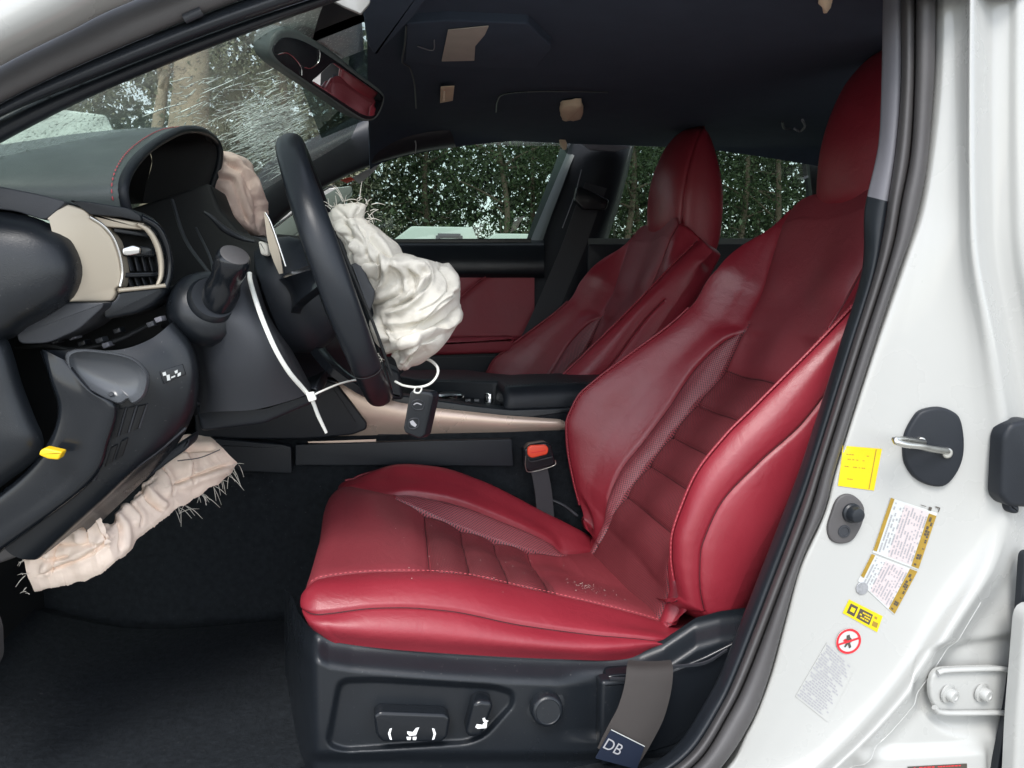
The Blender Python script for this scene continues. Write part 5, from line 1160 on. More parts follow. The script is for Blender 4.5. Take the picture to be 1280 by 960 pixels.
for k in range(2):
    a = 139 + k * 13; slab('vent_slot', np.array([onl(*q, .0025) for q in [(a, 560 - 8 * k), (a + 8, 556 - 8 * k), (a + 1, 578 - 8 * k), (a - 8, 584 - 8 * k)]]), (0, .004, 0), 'deep', da, r=.0004)
tube('lower_lip', WL([(112, 617, .93), (160, 590, .94), (200, 562, .955), (232, 535, .965)]), .002, 'grey', da, n=30)
pslab('kick_panel', [(-60, 650), (60, 640), (108, 614), (90, 640), (40, 690), (0, 705), (-60, 720)], .98, .05, 'rubber2', da, r=.006)
pslab('knee_bracket', [(118, 632), (170, 590), (238, 546), (236, 560), (215, 575), (165, 612), (130, 640)], 1.0, .05, 'soft', da, r=.003)
pslab('yellow_connector', [(50, 563), (56, 560), (78, 565), (73, 575), (60, 574), (48, 569)], .864, .012, 'plastic_y', da, r=.002, cr=.002)

# ---- steering column
sc_ = thing('steering_column', 'dark grey steering column shroud with a round stalk knob', 'steering column', W(300, 430, 1.0))
G = curves_net([[(200, 408, 1.05), (236, 432, 1.06), (246, 480, 1.07), (243, 520, 1.08)],
 [(206, 400, 1.0), (246, 425, 1.0), (262, 470, 1.0), (262, 515, 1.02)],
 [(240, 372, .975), (290, 410, .965), (315, 455, .97), (318, 512, 1.0)],
 [(290, 350, .985), (325, 395, .975), (350, 440, .98), (365, 500, 1.01)],
 [(316, 343, 1.02), (334, 395, 1.01), (360, 440, 1.01), (386, 492, 1.03)],
 [(320, 345, 1.08), (338, 395, 1.08), (366, 440, 1.08), (392, 488, 1.08)]], 60, 60)
sheet('shroud', G, 'grey', sc_)
pslab('shroud_underside', [(243, 500), (262, 508), (330, 506), (386, 488), (396, 480), (400, 500), (330, 530), (250, 540)], 1.05, .2, 'soft', sc_, r=.006)
axs = np.array((.42, -.80, .42)); cb = W(262, 382, .985)
stk = lathe('stalk_boot', cb, axs, [(.046, -.02), (.046, -.004), (.042, .008), (.034, .014), (.030, .016), (.029, .02), (.026, .024)], 'black', sc_, seg=44)
cb2 = W(278, 362, .96)
lathe('stalk', cb2, (.38, -.55, .72), [(.020, -.02), (.021, .0), (.0185, .010), (.0175, .022), (.019, .03), (.0195, .046), (.0185, .052), (.016, .0545), (.004, .055)], 'gloss', stk, seg=40); lathe('knob_cap', cb2 + np.array((.38, -.55, .72)) / np.linalg.norm((.38, -.55, .72)) * .0535, (.38, -.55, .72), [(.0165, 0), (.0165, .001), (.015, .002)], 'rubber2', stk, seg=32)
# centre stack behind the wheel
ck = thing('centre_stack', 'dark centre stack panel seen behind the steering wheel', 'dashboard panel', W(390, 420, 1.35))
G = curves_net([[(316, 356, 1.34), (330, 400, 1.32), (350, 440, 1.32), (370, 480, 1.36)], [(326, 346, 1.30), (345, 400, 1.28), (365, 440, 1.28), (385, 474, 1.33)], [(380, 336, 1.29), (410, 380, 1.27), (430, 430, 1.27), (436, 470, 1.32)], [(440, 340, 1.34), (470, 380, 1.32), (480, 430, 1.32), (480, 474, 1.36)]], 40, 40)
sheet('lower_stack', G, 'soft', ck)
pslab('upper_stack', [(300, 300), (345, 292), (440, 300), (470, 330), (475, 380), (330, 372)], 1.42, .1, 'deep', ck, r=.01)
tube('stack_seam', WL([(385, 355, 1.283), (398, 380, 1.275), (402, 405, 1.27), (400, 420, 1.27)]), .0012, 'deep', ck, n=20, seg=6)
tube('stack_edge', WL([(322, 352, 1.30), (334, 392, 1.283), (348, 422, 1.28), (366, 436, 1.278)]), .0014, 'grey', ck, n=20, seg=6)
pslab('stack_ledge', [(262, 270), (300, 292), (345, 300), (345, 318), (300, 312), (262, 290)], 1.30, .1, 'grey', ck, r=.005)
pslab('lower_console_face', [(376, 470), (380, 455), (470, 452), (500, 465), (505, 500), (470, 500), (430, 480)], 1.42, .08, 'soft', ck, r=.008)
# passenger-side dash body so that the cabin closes
pslab('dash_body', [(60, 260), (330, 292), (345, 330), (345, 470), (250, 520), (60, 520)], 1.46, .7, 'soft', da, r=.02)
# ---- steering wheel
wt, wb = W(362, 176, 1.12), W(478, 500, 1.12); cw = (wt + wb) / 2; axu = (wt - wb); Rw = np.linalg.norm(axu) / 2 - .008; axu /= np.linalg.norm(axu)
axy = np.array((0, 1., 0)); wnr = np.cross(axy, axu); wnr = wnr if wnr[0] > 0 else -wnr
sw_ = thing('steering_wheel', 'black leather steering wheel seen edge on, its airbag burst out', 'steering wheel', cw)
N_ = 160; a = np.arange(N_) / N_ * 2 * math.pi; V = []
for t in a:
    rad = math.cos(t) * axu + math.sin(t) * axy; c = cw + rad * Rw
    thick = 1 + .10 * math.exp(-((math.sin(t) + 1) / .2)**2)
    for k in range(24):
        q = k / 24 * 2 * math.pi; V.append(c + rad * math.cos(q) * .0145 * thick + wnr * math.sin(q) * .0185 * thick)
fsr = gfaces(N_, 24, cu=True, cv=True); cut = [i for i in range(N_)]
def rimpart(name, t0, t1, m, par):
    ff = []
    for q in fsr:
        i = q[0] // 24; tt = a[i]
        if (t0 <= tt < t1): ff.append(q)
    u, inv = np.unique(np.array(ff), return_inverse=True); return mesh_obj(name, np.array(V)[u], inv.reshape(-1, 4), m, par)
b1, b2 = 3.95, 2.33
o = rimpart('rim', b1, 6.3, 'rubber', sw_); rimpart('rim', 0, b2, 'rubber', sw_); rimpart('lower_rim', b2, b1, 'black', sw_)
for t in (b1, b2):
    rad = math.cos(t) * axu + math.sin(t) * axy; c = cw + rad * Rw; tang = np.cross(rad, wnr)
    tube('rim_joint', [c + rad * math.cos(q) * .0165 + wnr * math.sin(q) * .0205 for q in np.linspace(0, 2 * math.pi, 25)[:-1]], .0007, 'deep', sw_, n=40, seg=6, closed=True)
hubc = cw - wnr * .055 - axu * .01
hub = lathe('hub', hubc - wnr * .05, wnr, [(.05, 0), (.075, .01), (.085, .035), (.080, .06), (.070, .075), (.01, .078)], 'soft', sw_, seg=44)
for t, w_ in ((4.71, .02), (1.57, .03), (3.14, .022)):
    rad = math.cos(t) * axu + math.sin(t) * axy; tg_ = np.cross(rad, wnr)
    p0 = hubc + rad * .06; p1 = cw + rad * (Rw - .006)
    Gs = np.array([[p0 * (1 - s) + p1 * s - wnr * .012 * math.sin(math.pi * s) + tg_ * u * w_ * (1.5 - .7 * s) - wnr * .008 * abs(u)**2 for u in (-1, -.5, 0, .5, 1)] for s in np.linspace(0, 1, 12)])
    sheet('spoke', Gs, 'gloss', sw_, thick=.012)
pc = [(437, 331), (446, 328), (453, 330), (461, 350), (469, 364), (467, 378), (461, 392), (456, 386), (447, 366)]
slab('airbag_cover_flap', rpoly(WL(pc, 1.06), .002), (0, .03, 0), 'grey', sw_, r=.003)
tube('wheel_back_edge', WL([(424, 300, 1.06), (444, 350, 1.05), (468, 408, 1.05), (490, 470, 1.05)]), .0022, 'deep', sw_, n=30)
# shift paddle
pdl = [(330, 266), (333, 264), (338, 272), (348, 300), (357, 330), (357, 338), (352, 343), (344, 338), (336, 318), (332, 296)]
o = ribbon('shift_paddle', WL([(332, 265), (337, 288), (344, 314), (352, 342)], 1.03), (.9, -.3, .2), [.003, .006, .010, .012, .010, .005], 'champ', sw_, thick=.002)
tube('paddle_edge', WL([(332, 266), (338, 277), (347, 302), (357, 333)], 1.028), .0013, 'chrome', sw_, n=30)
pslab('paddle_mount', [(322, 300), (334, 304), (336, 320), (326, 319)], 1.04, .03, 'bag', sw_, r=.003)

# ============================================================ AIRBAGS AND LOOSE THINGS
def blob(name, slices, m, parent, seed=1, nv=190, nu=220, lines=(), amp=.006):
    rows = []
    for (l, r, yc, d) in slices:
        L_, R_ = W(l[0], l[1], yc), W(r[0], r[1], yc); c = (L_ + R_) / 2; h = (R_ - L_) / 2
        rows.append([c + h * math.cos(t) + np.array((0, -d * math.sin(t), 0)) for t in np.arange(20) / 20 * 2 * math.pi])
    A = np.array([crs(np.array(r), nu, closed=True) for r in rows]); G = np.stack([crs(A[:, j], nv) for j in range(nu)], 1)
    Gx = np.concatenate([G, G[:, :1]], 1); c_ = G.mean((0, 1)); fl = 1 if np.mean(np.sum(gnormals(Gx) * (Gx - c_), 2)) > 0 else -1
    Gx = wrinkle(Gx, .0045, 13, seed, False); Gx[:, -1] = Gx[:, 0]; Gx = crumple(Gx, .0022, 9, seed + 40, 7); Gx = folds(Gx, lines, amp, fl); Gx = crumple(Gx, .0007, 30, seed + 3, 7); Gx[:, -1] = Gx[:, 0]
    V = Gx[:, :-1].reshape(-1, 3); fc = gfaces(nv, nu, cu=True); fc.append(tuple(range(nu))[::-1]); fc.append(tuple((nv - 1) * nu + i for i in range(nu)))
    return mesh_obj(name, V, fc, m, parent), Gx
ab = thing('airbag', 'crumpled white driver airbag bulging out of the steering wheel', 'airbag', W(510, 380, 1.1), 'deployed airbags')
body_b, Gab = blob('cloth', [((444, 322), (462, 312), 1.10, .012), ((440, 332), (500, 316), 1.10, .045), ((447, 342), (538, 322), 1.11, .075), ((456, 358), (563, 340), 1.13, .08), ((464, 374), (574, 362), 1.13, .088), ((468, 392), (575, 388), 1.13, .088), ((466, 404), (569, 408), 1.13, .085), ((474, 420), (556, 430), 1.11, .09), ((485, 438), (534, 450), 1.11, .06), ((496, 455), (514, 461), 1.10, .03), ((503, 463), (507, 464), 1.10, .005)], 'bag', ab, seed=4, amp=.0075, lines=[[(484,332),(497,340),(502,352),(501,367)],[(517,322),(532,327),(540,340),(535,355),(520,370),(500,382)],[(550,332),(562,350),(560,365)],[(572,365),(550,380),(525,403),(495,411),(470,406)],[(573,384),(560,400),(532,414),(490,424)],[(463,365),(475,347),(472,327),(460,312)],[(480,445),(515,434),(552,418)],[(473,395),(482,425),(498,454)],[(508,336),(520,348),(518,366),(502,380),(480,388)],[(522,392),(545,378),(562,362)],[(466,382),(490,372),(505,358)],[(530,430),(515,445),(505,458)]])
blob('neck_cloth', [((411, 266), (440, 262), 1.10, .008), ((410, 276), (452, 268), 1.10, .02), ((418, 292), (468, 280), 1.10, .03), ((430, 312), (486, 296), 1.10, .045), ((438, 330), (500, 312), 1.10, .05), ((445, 345), (505, 335), 1.11, .045), ((452, 365), (500, 360), 1.11, .03)], 'bag', ab, seed=9, nv=110, nu=120, amp=.006, lines=[[(425,292),(450,302),(462,325),(480,350)],[(485,330),(475,312),(460,294)],[(430,276),(440,292),(436,312)],[(446,282),(458,300),(456,322)],[(415,285),(430,300),(440,320)]])
blob('torn_flap', [((424, 256), (440, 252), 1.09, .004), ((414, 262), (458, 254), 1.09, .012), ((412, 272), (460, 266), 1.09, .018), ((418, 284), (456, 280), 1.09, .012), ((428, 290), (448, 288), 1.09, .004)], 'bag', ab, seed=3, nv=50, nu=70, amp=.003, lines=[[(418, 258), (430, 270), (434, 284)], [(450, 258), (444, 270), (446, 284)]])
def frays(name, centers, n, ln, m, parent, seed=0, r=.0006, dirn=None, spread=.8):
    rnd = random.Random(seed); vf = []
    for k in range(n):
        c = centers[rnd.randrange(len(centers))]; d0 = np.array(dirn(c)) if dirn else np.zeros(3)
        d = d0 + np.array([rnd.gauss(0, spread) for _ in range(3)]) * .5; d /= np.linalg.norm(d) + 1e-9; p = np.array(c) + np.array([rnd.gauss(0, .003) for _ in range(3)]); l = ln * rnd.uniform(.4, 1.3)
        b = np.array([rnd.gauss(0, .3) for _ in range(3)]) * l
        vf.append(tube('', [p, p + d * l * .5 + b * .5, p + d * l + b + np.array((0, 0, -l * .25))], [r, r, r * .5], m, n=7, seg=4, mesh_only=True))
    o = joined(name, vf, m, parent); o['kind'] = 'stuff'; return o
frays('frayed_threads', WL([(415, 262), (420, 258), (430, 255), (440, 254), (450, 253), (457, 258), (460, 266), (455, 276)], 1.085), 34, .016, 'bag', ab, 2, dirn=lambda c: (c - W(437, 272, 1.085)) * 25)
frays('frayed_threads', WL([(470, 440), (474, 448), (478, 452)], 1.08), 14, .012, 'bag', ab, 5, dirn=lambda c: (-.5, 0, -.5))
pslab('torn_cover', [(451, 292), (457, 286), (470, 292), (486, 300), (492, 312), (480, 312), (468, 303)], 1.12, .01, 'grey', ab, r=.002, cr=.002)
# passenger airbag
ab2 = thing('airbag', 'pink passenger airbag cloth sagging behind the instrument hood under the cracked windscreen', 'airbag', W(295, 250, 1.5), 'deployed airbags')
blob('cloth', [((272, 193), (290, 190), 1.5, .03), ((268, 205), (305, 198), 1.5, .06), ((264, 222), (318, 212), 1.5, .08), ((262, 240), (326, 235), 1.5, .09), ((262, 256), (330, 258), 1.5, .09), ((272, 274), (334, 278), 1.5, .08), ((288, 288), (336, 292), 1.5, .06), ((305, 297), (332, 299), 1.5, .03)], 'pink', ab2, seed=12, nv=120, nu=130, amp=.012, lines=[[(269,222),(290,225),(300,250),(312,281)],[(262,242),(276,252),(282,278),(296,294)],[(278,200),(300,215),(318,250),(322,286)],[(300,205),(316,225),(330,262)],[(268,258),(284,268)]])
# knee airbag hanging under the dash
ab3 = thing('airbag', 'long frayed pale pink knee airbag hanging under the dashboard over the carpet', 'airbag', W(150, 650, 1.05), 'deployed airbags')
top = [(24, 688), (40, 672), (62, 660), (84, 650), (104, 636), (118, 634), (132, 648), (146, 640), (165, 618), (185, 598), (205, 578), (218, 560), (222, 545), (240, 543), (262, 547)]
bot = [(42, 741), (66, 735), (92, 729), (124, 718), (142, 702), (160, 690), (170, 674), (186, 662), (202, 652), (216, 640), (232, 632), (244, 622), (262, 610), (280, 596), (296, 578)]
dep = [1.03, 1.02, 1.02, 1.01, 1.0, 1.0, 1.02, 1.04, 1.06, 1.08, 1.10, 1.13, 1.15, 1.18, 1.2]
rows = []
NK = 260; T_, B_ = crs(np.array([(a, b, 0.) for a, b in top]), NK), crs(np.array([(a, b, 0.) for a, b in bot]), NK); Dp = np.interp(np.linspace(0, 1, NK), np.linspace(0, 1, 15), dep)
cols = []
for i in range(NK):
    c = []; T_[i, 1] += 3 * noise.noise(Vector((i * .09, 1, 0))); B_[i, 1] += 3 * noise.noise(Vector((i * .08, 5, 0))) + 1.2 * noise.noise(Vector((i * .5, 5, 0)))
    for k, v in enumerate(np.linspace(0, 1, 90)):
        bul = -.016 * math.sin(math.pi * v)**.7; q = T_[i] * (1 - v) + B_[i] * v; c.append(W(q[0], q[1], Dp[i] + bul))
    cols.append(c)
G = np.array(cols); G = wrinkle(G, .004, 10, 5, False); G = crumple(G, .003, 8, 5, 6); kf_ = 1 if gnormals(G)[:, :, 1].mean() < 0 else -1
G = folds(G, [[(37,675),(70,681),(103,680),(131,683)],[(100,655),(106,666),(110,680)],[(120,650),(142,650),(152,664),(150,690)],[(150,625),(168,632),(178,645),(176,660)],[(172,606),(184,622),(204,640)],[(200,580),(214,596),(216,622)],[(220,566),(245,562),(270,562)],[(216,606),(242,596),(270,586),(292,580)],[(48,720),(84,706),(115,692),(140,672)],[(72,676),(66,700),(62,722)],[(195,596),(175,614),(150,634),(135,660)],[(232,556),(244,580),(240,606)],[(40,694),(60,700),(90,694)]], .0050, kf_, 2.8)
G = crumple(G, .0008, 28, 8, 7); sheet('cloth', G, 'cream', ab3, thick=.0015)
frays('frayed_threads', WL([(296, 578, 1.18), (292, 584, 1.18), (286, 592, 1.17), (276, 600, 1.17), (264, 608, 1.16), (250, 616, 1.15), (234, 628, 1.14), (222, 634, 1.13)]), 34, .022, 'bag', ab3, 8, dirn=lambda c: (.35, -.1, -.6), r=.0005, spread=.6)
frays('frayed_threads', WL([(30, 700, 1.01), (32, 720, 1.01), (36, 738, 1.01)]), 10, .012, 'bag', ab3, 9, dirn=lambda c: (-.8, 0, .0), r=.0005)
tube('thread', WL([(222, 576, 1.08), (250, 572, 1.1), (275, 562, 1.12)]), .0008, 'rubber2', ab3, n=20, seg=5)
# cable ties
zt = thing('cable_tie', 'long white cable tie curving down from the stalk past the steering column', 'cable tie', W(370, 470, 1.0), 'white cable ties')
tube('strap', WL([(312, 341, 1.0), (313, 352, .985), (320, 376, .965), (330, 404, .955), (345, 438, .95), (362, 466, .96), (380, 487, .98), (390, 500, .99), (398, 520, 1.0), (408, 541, 1.01)]), [.0028, .0030, .003, .003, .003, .003, .003, .0026, .0026, .002], 'zip', zt, n=90, seg=10, flat=.6)
pslab('head', [(382, 492), (392, 490), (396, 500), (386, 503)], .975, .008, 'zip', zt, r=.0015, cr=.002)
z2 = thing('cable_tie', 'thin white cable tie looped sideways from the long tie behind the wheel rim', 'cable tie', W(430, 480, 1.1), 'white cable ties')
tube('strap', WL([(388, 496, .99), (402, 489, 1.0), (424, 480, 1.04), (445, 475, 1.08), (468, 474, 1.1)]), .0020, 'zip', z2, n=40, seg=8, flat=.7)
z3 = thing('cable_tie', 'short white cable tie loop holding the key below the airbag', 'cable tie', W(525, 470, 1.05), 'white cable ties')
tube('strap', WL([(494, 477, 1.06), (505, 482, 1.05), (522, 484, 1.04), (537, 480, 1.04), (546, 470, 1.05), (547, 460, 1.06), (540, 452, 1.08), (531, 448, 1.1)]), .0022, 'zip', z3, n=60, seg=8, flat=.8)
kf = thing('key_fob', 'black key fob with copper edge and embossed buttons hanging on a white tie', 'key', W(522, 518, 1.04))
ff = slab('fob_body', rpoly(WL([(515, 487), (538, 490), (541, 496), (530, 545), (524, 549), (506, 542), (503, 536), (511, 490)], 1.035), .006), (.010, .012, 0), 'gloss', kf, r=.004)
slab('copper_edge', rpoly(WL([(538, 491), (544, 492), (543, 500), (532, 545), (528, 547), (532, 530)], 1.046), .003), (.002, .004, 0), 'copper', kf, r=.0015)
tube('key_ring', WL([(520, 484, 1.035), (518, 490, 1.032), (524, 491, 1.032), (527, 485, 1.035)]), .0012, 'zip', kf, n=24, seg=6, closed=True)
tube('fob_button', WL([(516, 502), (524, 500), (530, 504), (528, 511), (520, 512), (515, 508)], 1.0345), .0009, 'grey', kf, n=40, seg=6, closed=True)
tube('fob_button', WL([(511, 526), (516, 523), (523, 524), (523, 532), (517, 536), (511, 534)], 1.0345), .0009, 'grey', kf, n=40, seg=6, closed=True)
mesh_obj('fob_symbol', WL([(512, 527), (516, 525), (521, 531), (519, 534), (514, 531)], 1.0342), [tuple(range(5))], 'ink', kf, smooth=False)
tube('fob_symbol', WL([(517, 506), (521, 504), (527, 506)], 1.0343), .0008, 'ink', kf, n=10, seg=5)
# ---- interior mirror: turned towards the door
mc = W(432, 108, 1.22); mn = np.array((.685, -.66, -.31)); mn /= np.linalg.norm(mn)
def MP(l, d=0): return np.array([WP(a, b, mc + mn * d, mn) for a, b in l])
mr = thing('interior_mirror', 'black rear view mirror tilted towards the door, reflecting red seats', 'mirror', mc)
ho = [(337, 62), (342, 46), (352, 37), (366, 36), (384, 44), (415, 63), (450, 92), (478, 114), (482, 126), (474, 146), (462, 152), (448, 148), (410, 122), (370, 96), (345, 78)]
slab('housing', crs(MP(ho), 90, closed=True), -mn * .035, 'greytop', mr, r=.006, seg=6)
ho2 = [(341, 62), (347, 52), (356, 47), (372, 49), (392, 58), (420, 76), (450, 98), (476, 117), (479, 126), (471, 144), (462, 149), (449, 145), (410, 119), (372, 93), (349, 76)]
slab('bezel', crs(MP(ho2, .0015), 90, closed=True), -mn * .003, 'gloss', mr, r=.001)
slab('glass', rpoly(MP([(416, 77), (474, 117), (478, 127), (470, 144), (461, 146), (450, 142), (389, 102)], .0022), .006), -mn * .002, 'mirror', mr, r=.0006)
tube('reflected_arc', MP([(347, 68), (358, 66), (368, 73), (376, 84), (377, 94)], .003), .0011, 'chrome', mr, n=30, seg=6)  # bright arcs modelled in place of round reflections in the mirror
tube('reflected_arc', MP([(380, 84), (388, 85), (398, 78), (400, 68), (399, 62)], .003), .0011, 'chrome', mr, n=30, seg=6)
for cxy, k in (((360, 78), 20), ((386, 68), 18)):
    pp_ = [(cxy[0] + k * math.cos(t) * .8, cxy[1] + k * math.sin(t) * .62) for t in np.linspace(0, 2 * math.pi, 25)[:-1]]
slab('mount', rpoly(WL([(360, 0), (400, -10), (452, 20), (455, 60), (440, 85), (400, 60), (375, 42), (350, 34)], 1.62), .01), (0, .06, 0), 'soft', mr, r=.01)
pslab('wing_highlight', [(405, 0), (440, 0), (461, -6), (450, 17), (430, 8)], 1.0, .01, 'paint', body, r=.001) if False else None
# ============================================================ WINDSCREEN
wsn = thing('windscreen', 'cracked windscreen with crushed white crack lines fanning out beside the mirror', 'windscreen', (-.25, 1.58, 1.1))
def wsp(x, y):    # gently curved pane
    k = (y - 1.58) / .62; X = x - .10 * k * k; return np.array((X, y, 1.345 + .585 * X + .05 * (1 - k * k)))
Gw = np.array([[wsp(x, y) for y in np.linspace(.86, 2.26, 50)] for x in np.linspace(.02, -.75, 40)])
sheet('pane', Gw, 'wglass', wsn)
Gw2 = np.array([[wsp(x, y) for y in np.linspace(.6, 2.5, 50)] for x in np.linspace(.35, -.9, 40)])
bw = BVHTree.FromPolygons([Vector(v) for v in Gw2.reshape(-1, 3)], gfaces(40, 50))
def onw(px, py, l=.002):
    d = Vector(ray(px, py)).normalized(); h = bw.ray_cast(EYV, d)
    return None if h[0] is None else np.array(h[0]) - np.array(d) * l
vf = []; rnd = random.Random(11)
def crack(p, q, r, bend=2):
    mid = ((p[0] + q[0]) / 2 + rnd.gauss(0, bend), (p[1] + q[1]) / 2 + rnd.gauss(0, bend)); P = [onw(*p), onw(*mid), onw(*q)]
    if any(x is None for x in P): return
    vf.append(tube('', crs(np.array(P), 7), [r * .3, r, r * .8, r, r * .3], 'crack', n=7, seg=4, smooth_path=False, mesh_only=True))
for k in range(330):     # the fan below the mirror
    a = rnd.uniform(0, 1); x1 = rnd.uniform(322, 388); y1 = rnd.gauss(120 + (x1 - 320) * .1 + a * 60, 14); ang_ = rnd.gauss(-.42, .16); l = rnd.uniform(10, 60)
    q = (x1 - l * math.cos(ang_), y1 - l * math.sin(ang_)); crack((x1, y1), q, rnd.uniform(.0002, .0007), 1)
for k in range(170):
    x1 = rnd.uniform(225, 375); y1 = rnd.uniform(95, 215); ang_ = rnd.gauss(-.35, .3); l = rnd.uniform(5, 22); crack((x1, y1), (x1 - l * math.cos(ang_), y1 - l * math.sin(ang_)), rnd.uniform(.0003, .0008))
for p, q in (((250, 118), (312, 90)), ((222, 142), (258, 126)), ((178, 146), (232, 129)), ((278, 112), (306, 104)), ((320, 93), (345, 84)), ((270, 150), (330, 128)), ((300, 165), (372, 128)), ((290, 178), (392, 132)), ((310, 190), (380, 150))): crack(p, q, .0010, 2)
for k in range(700):
    x1 = rnd.gauss(322, 30); y1 = rnd.gauss(168, 26); ang_ = rnd.uniform(0, 3.14); l = rnd.uniform(1.5, 5); crack((x1, y1), (x1 - l * math.cos(ang_), y1 - l * math.sin(ang_)), rnd.uniform(.0002, .0005), .4)
o = joined('crack_lines', vf, 'crack', wsn); o['kind'] = 'stuff'
# ceramic band and sensor cover at the top
fb = [(375, 100), (392, 150), (402, 172), (455, 146), (470, 120), (460, 20), (430, 8), (380, 20)]
Pb = [onw(a, b, .004) for a, b in fb]; Pb = [p if p is not None else W(a, b, 1.9) for p, (a, b) in zip(Pb, fb)]
V = np.array(Pb); 
vb = glassmat('speckled_band_glass', (.16, .20, .19), .05)
gb = []
for i in range(12):
    r = []
    for j in range(12):
        u, v = i / 11, j / 11; x = (372 + 30 * v) * (1 - u) + (462 + 0 * v) * u; y = (95 + 78 * v) * (1 - u) + (60 + 88 * v) * u; p = onw(x, y, .003); r.append(p if p is not None else W(x, y, 1.5))
    gb.append(r)
M['vb'] = vb; sheet('shade_band', np.array(gb), 'vb', wsn)
hslab('sensor_cover', [(352, 30), (375, 6), (420, -20), (470, -10), (468, 25), (452, 20), (400, 40), (372, 60)], 1.335, .05, 'soft', hl, r=.006)
hslab('sun_visor', [(452, 8), (500, -30), (560, -40), (520, 20), (470, 70), (460, 60)], 1.315, .012, 'liner', hl, r=.005, cr=.02)
slab('sunlit_roof_edge', rpoly(WL([(404, -6), (466, -12), (462, 4), (451, 17), (430, 8)], 1.05), .002), (0, .006, 0), 'paint', hl, r=.001)

# ============================================================ OUTSIDE
gnd = sheet('ground', np.array([[(x, y, 0.) for x in np.linspace(-150, 150, 40)] for y in np.linspace(-60, 250, 40)]), 'soil'); tag(gnd, kind='structure')
def van(name, label, x, y, w, h, rz, panel=True):
    t = thing(name, label, 'van', (x, y, 0), 'pale vehicles parked before the trees'); c, s = math.cos(rz), math.sin(rz)
    def T(l): return np.array([(x + a * c - b * s, y + a * s + b * c, z) for a, b, z in l])
    hw = w / 2
    o = slab('van_body', rpoly(T([(-hw, 0, .35), (hw, 0, .35), (hw, 0, h - .25), (hw - .1, 0, h), (-hw + .4, 0, h), (-hw, 0, h - .3)]), .03), T([(0, 2.2, 0)])[0] - T([(0, 0, 0)])[0], 'vanw', t, r=.025)
    if panel:
        slab('side_window', rpoly(T([(-hw + .85, -.02, h - .62), (hw - .35, -.02, h - .62), (hw - .35, -.02, h - .17), (-hw + .85, -.02, h - .17)]), .05), T([(0, .03, 0)])[0] - T([(0, 0, 0)])[0], 'vanw', t, r=.01)
        for q in ([(-hw + .8, -.03, h - .14), (hw - .3, -.03, h - .14)], [(-hw + .8, -.03, h - .14), (-hw + .8, -.03, h - .7)], [(hw - .3, -.03, h - .14), (hw - .3, -.03, h - .7)]): tube('window_frame', T(q), .035, 'grey', t, n=4)
    for a in (-hw * .6, hw * .6): cyl('wheel', T([(a, .05, .33)])[0], T([(0, -1, 0)])[0] - T([(0, 0, 0)])[0], .33, .2, 'rubber', t, bev=.03)
    return t
c = W(541, 283, 12.0); van('parked_van', 'pale green white van roof low in the far front window, left part', c[0], 12.0, 1.45, c[2], .03)
c = W(645, 292, 12.5); van('parked_van', 'smaller pale vehicle roof low in the far front window beside the belt pillar', c[0], 12.5, 1.5, c[2], 0, False)
c = W(90, 135, 7.0); van('parked_van', 'pale vehicle seen through the lower left corner of the windscreen', c[0] - .2, 7.0, 1.1, c[2], .5, False)
def tree(x, y, h, r, n, leaf, lab, seed, trunk_r=.09, m='bark', base=.1, lean=0, lo=.0):
    rnd = np.random.RandomState(seed); t = thing('tree', lab, 'tree', (x, y, 0), 'trees beyond the car')
    P = [(x + lean * k / 4 + rnd.normal(0, .06), y + rnd.normal(0, .05), h * .95 * k / 4) for k in range(5)]; P[0] = (x, y, -.1)
    tr_ = tube('trunk', P, [trunk_r, trunk_r * .8, trunk_r * .6, trunk_r * .4, .02], m, t, n=30, seg=12)
    vf = []; tips = []
    for k in range(16):
        z = h * rnd.uniform(base + .05, .9); a = rnd.uniform(0, 6.28); l = r * rnd.uniform(.5, 1) * (1.1 - .6 * z / h); p0 = np.array((x + lean * z / h, y, z)); d = np.array((math.cos(a), math.sin(a), rnd.uniform(.1, .7)))
        vf.append(tube('', [p0, p0 + d * l * .5 + (0, 0, .03), p0 + d * l], [.03, .018, .006], m, n=8, seg=5, mesh_only=True)); tips.append(p0 + d * l); tips.append(p0 + d * l * .55)
    joined('limbs', vf, m, t)
    if n:
        tips = np.array(tips); nc = 26; cl = np.vstack([tips, np.stack([x + rnd.normal(0, r * .5, nc), y + rnd.normal(0, r * .5, nc), h * rnd.uniform(lo, 1, nc)], 1)])
        k = rnd.randint(0, len(cl), n); c = cl[k] + rnd.normal(0, 1, (n, 3)) * r * .22
        c = c[(c[:, 2] > .02) & (c[:, 2] < h * 1.08)]; n = len(c); s = rnd.uniform(.016, .040, n)[:, None] * (1 + (y - 10) * .05)
        u = rnd.normal(0, 1, (n, 3)); u /= np.linalg.norm(u, axis=1, keepdims=True); w = rnd.normal(0, 1, (n, 3)); v = np.cross(u, w); v /= np.linalg.norm(v, axis=1, keepdims=True)
        V = np.stack([c - u * s, c + v * s * .45, c + u * s * 1.1, c - v * s * .45], 1).reshape(-1, 3); f = np.arange(4 * n).reshape(-1, 4)
        mesh_obj('crown', V, f.tolist(), leaf, t, smooth=False)
    return t
rnd = random.Random(5)
spec = []
lab = ['dark leafy tree, {} of the row beyond the car', ]
ords = ['first', 'second', 'third', 'fourth', 'fifth', 'sixth', 'seventh', 'eighth', 'ninth', 'tenth', 'eleventh', 'twelfth', 'thirteenth', 'fourteenth', 'fifteenth', 'sixteenth', 'seventeenth', 'eighteenth', 'nineteenth', 'twentieth', 'twenty-first', 'twenty-second']
xs = np.linspace(-7.5, 13, 22)
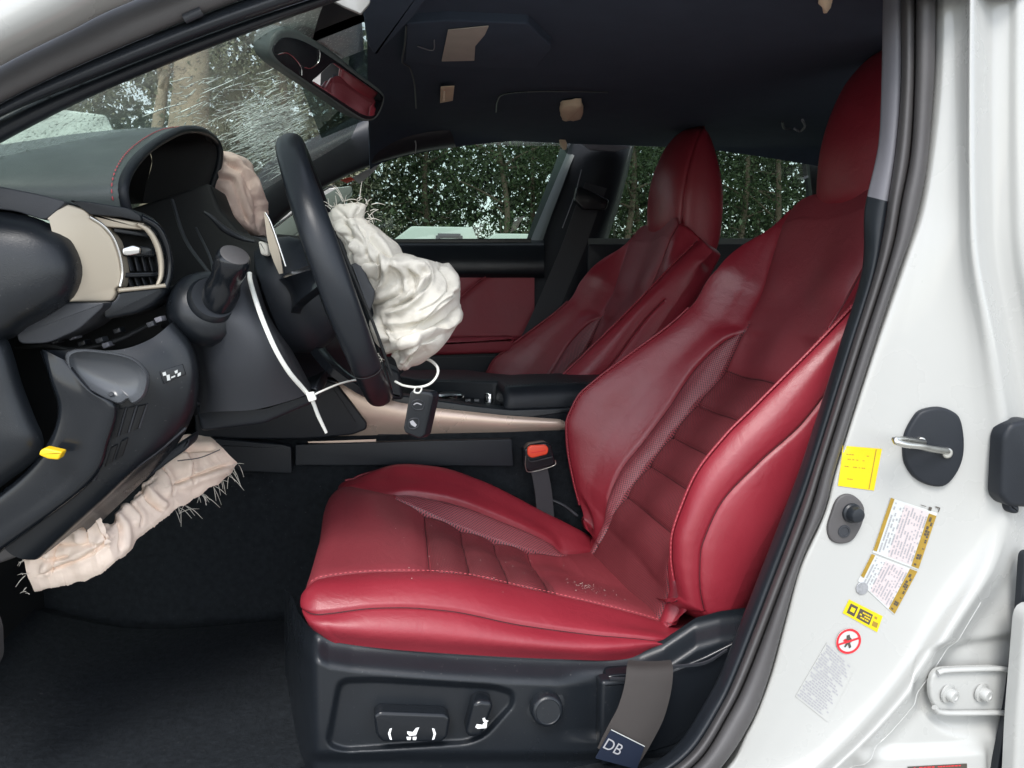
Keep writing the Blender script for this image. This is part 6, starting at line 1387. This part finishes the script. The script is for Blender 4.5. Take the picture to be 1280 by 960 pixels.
for k, x in enumerate(xs):
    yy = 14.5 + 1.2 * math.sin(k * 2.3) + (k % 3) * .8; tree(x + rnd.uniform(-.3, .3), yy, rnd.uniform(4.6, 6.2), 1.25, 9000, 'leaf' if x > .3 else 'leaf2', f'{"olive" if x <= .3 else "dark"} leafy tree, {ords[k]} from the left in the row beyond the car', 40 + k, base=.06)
# paler trunks seen through the windscreen
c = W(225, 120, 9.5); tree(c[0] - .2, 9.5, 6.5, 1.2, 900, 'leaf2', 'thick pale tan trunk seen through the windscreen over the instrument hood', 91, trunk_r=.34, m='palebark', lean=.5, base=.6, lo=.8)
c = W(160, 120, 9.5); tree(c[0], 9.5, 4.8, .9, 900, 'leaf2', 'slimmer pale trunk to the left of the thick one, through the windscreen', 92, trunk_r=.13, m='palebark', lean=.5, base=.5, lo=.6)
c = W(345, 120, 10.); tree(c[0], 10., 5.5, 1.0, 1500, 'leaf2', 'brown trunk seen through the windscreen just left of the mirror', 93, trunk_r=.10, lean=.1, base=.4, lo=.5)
# far wood and undergrowth
rs_ = np.random.RandomState(8); n = 90000; c = np.stack([rs_.uniform(-14, 18, n), rs_.uniform(17.5, 19.5, n), rs_.uniform(0, 6.6, n)], 1)
keep = np.array([noise.noise(Vector((p[0] * .9, 0, p[2] * .7))) + .4 * noise.noise(Vector((p[0] * 3.2, 5, p[2] * 1.8))) > -.42 + .05 * max(0, p[2] - 3) for p in c]); c = c[keep]; n = len(c); u = rs_.normal(0, 1, (n, 3)); u /= np.linalg.norm(u, axis=1, keepdims=True); w = rs_.normal(0, 1, (n, 3)); v = np.cross(u, w); v /= np.linalg.norm(v, axis=1, keepdims=True); s = rs_.uniform(.06, .14, n)[:, None]
o = mesh_obj('far_wood', np.stack([c - u * s, c + v * s * .5, c + u * s, c - v * s * .5], 1).reshape(-1, 3), np.arange(4 * n).reshape(-1, 4).tolist(), 'leaf3', smooth=False); tag(o, 'hazy grey green wood closing the view behind the tree row', 'wood', kind='stuff')
rs_ = np.random.RandomState(3); n = 42000; c = np.stack([rs_.uniform(-9, 14, n), rs_.uniform(13.2, 16.5, n), np.abs(rs_.normal(0, .75, n))], 1); u = rs_.normal(0, 1, (n, 3)); u /= np.linalg.norm(u, axis=1, keepdims=True); w = rs_.normal(0, 1, (n, 3)); v = np.cross(u, w); v /= np.linalg.norm(v, axis=1, keepdims=True); s = rs_.uniform(.04, .09, n)[:, None]
o = mesh_obj('undergrowth', np.stack([c - u * s, c + v * s * .45, c + u * s, c - v * s * .45], 1).reshape(-1, 3), np.arange(4 * n).reshape(-1, 4).tolist(), 'leaf', smooth=False); tag(o, 'dense dark green undergrowth filling the foot of the tree row', 'undergrowth', kind='stuff')

t = thing('sill_trim', 'worn grey brown door sill end in the lower left corner', 'sill', W(0, 820, .9)); slab('trim', rpoly(WL([(-80, 750), (-40, 768), (-22, 800), (-20, 845), (-34, 866), (-80, 890)], .93), .01), (0, .05, 0), 'rubber2', t, r=.006)
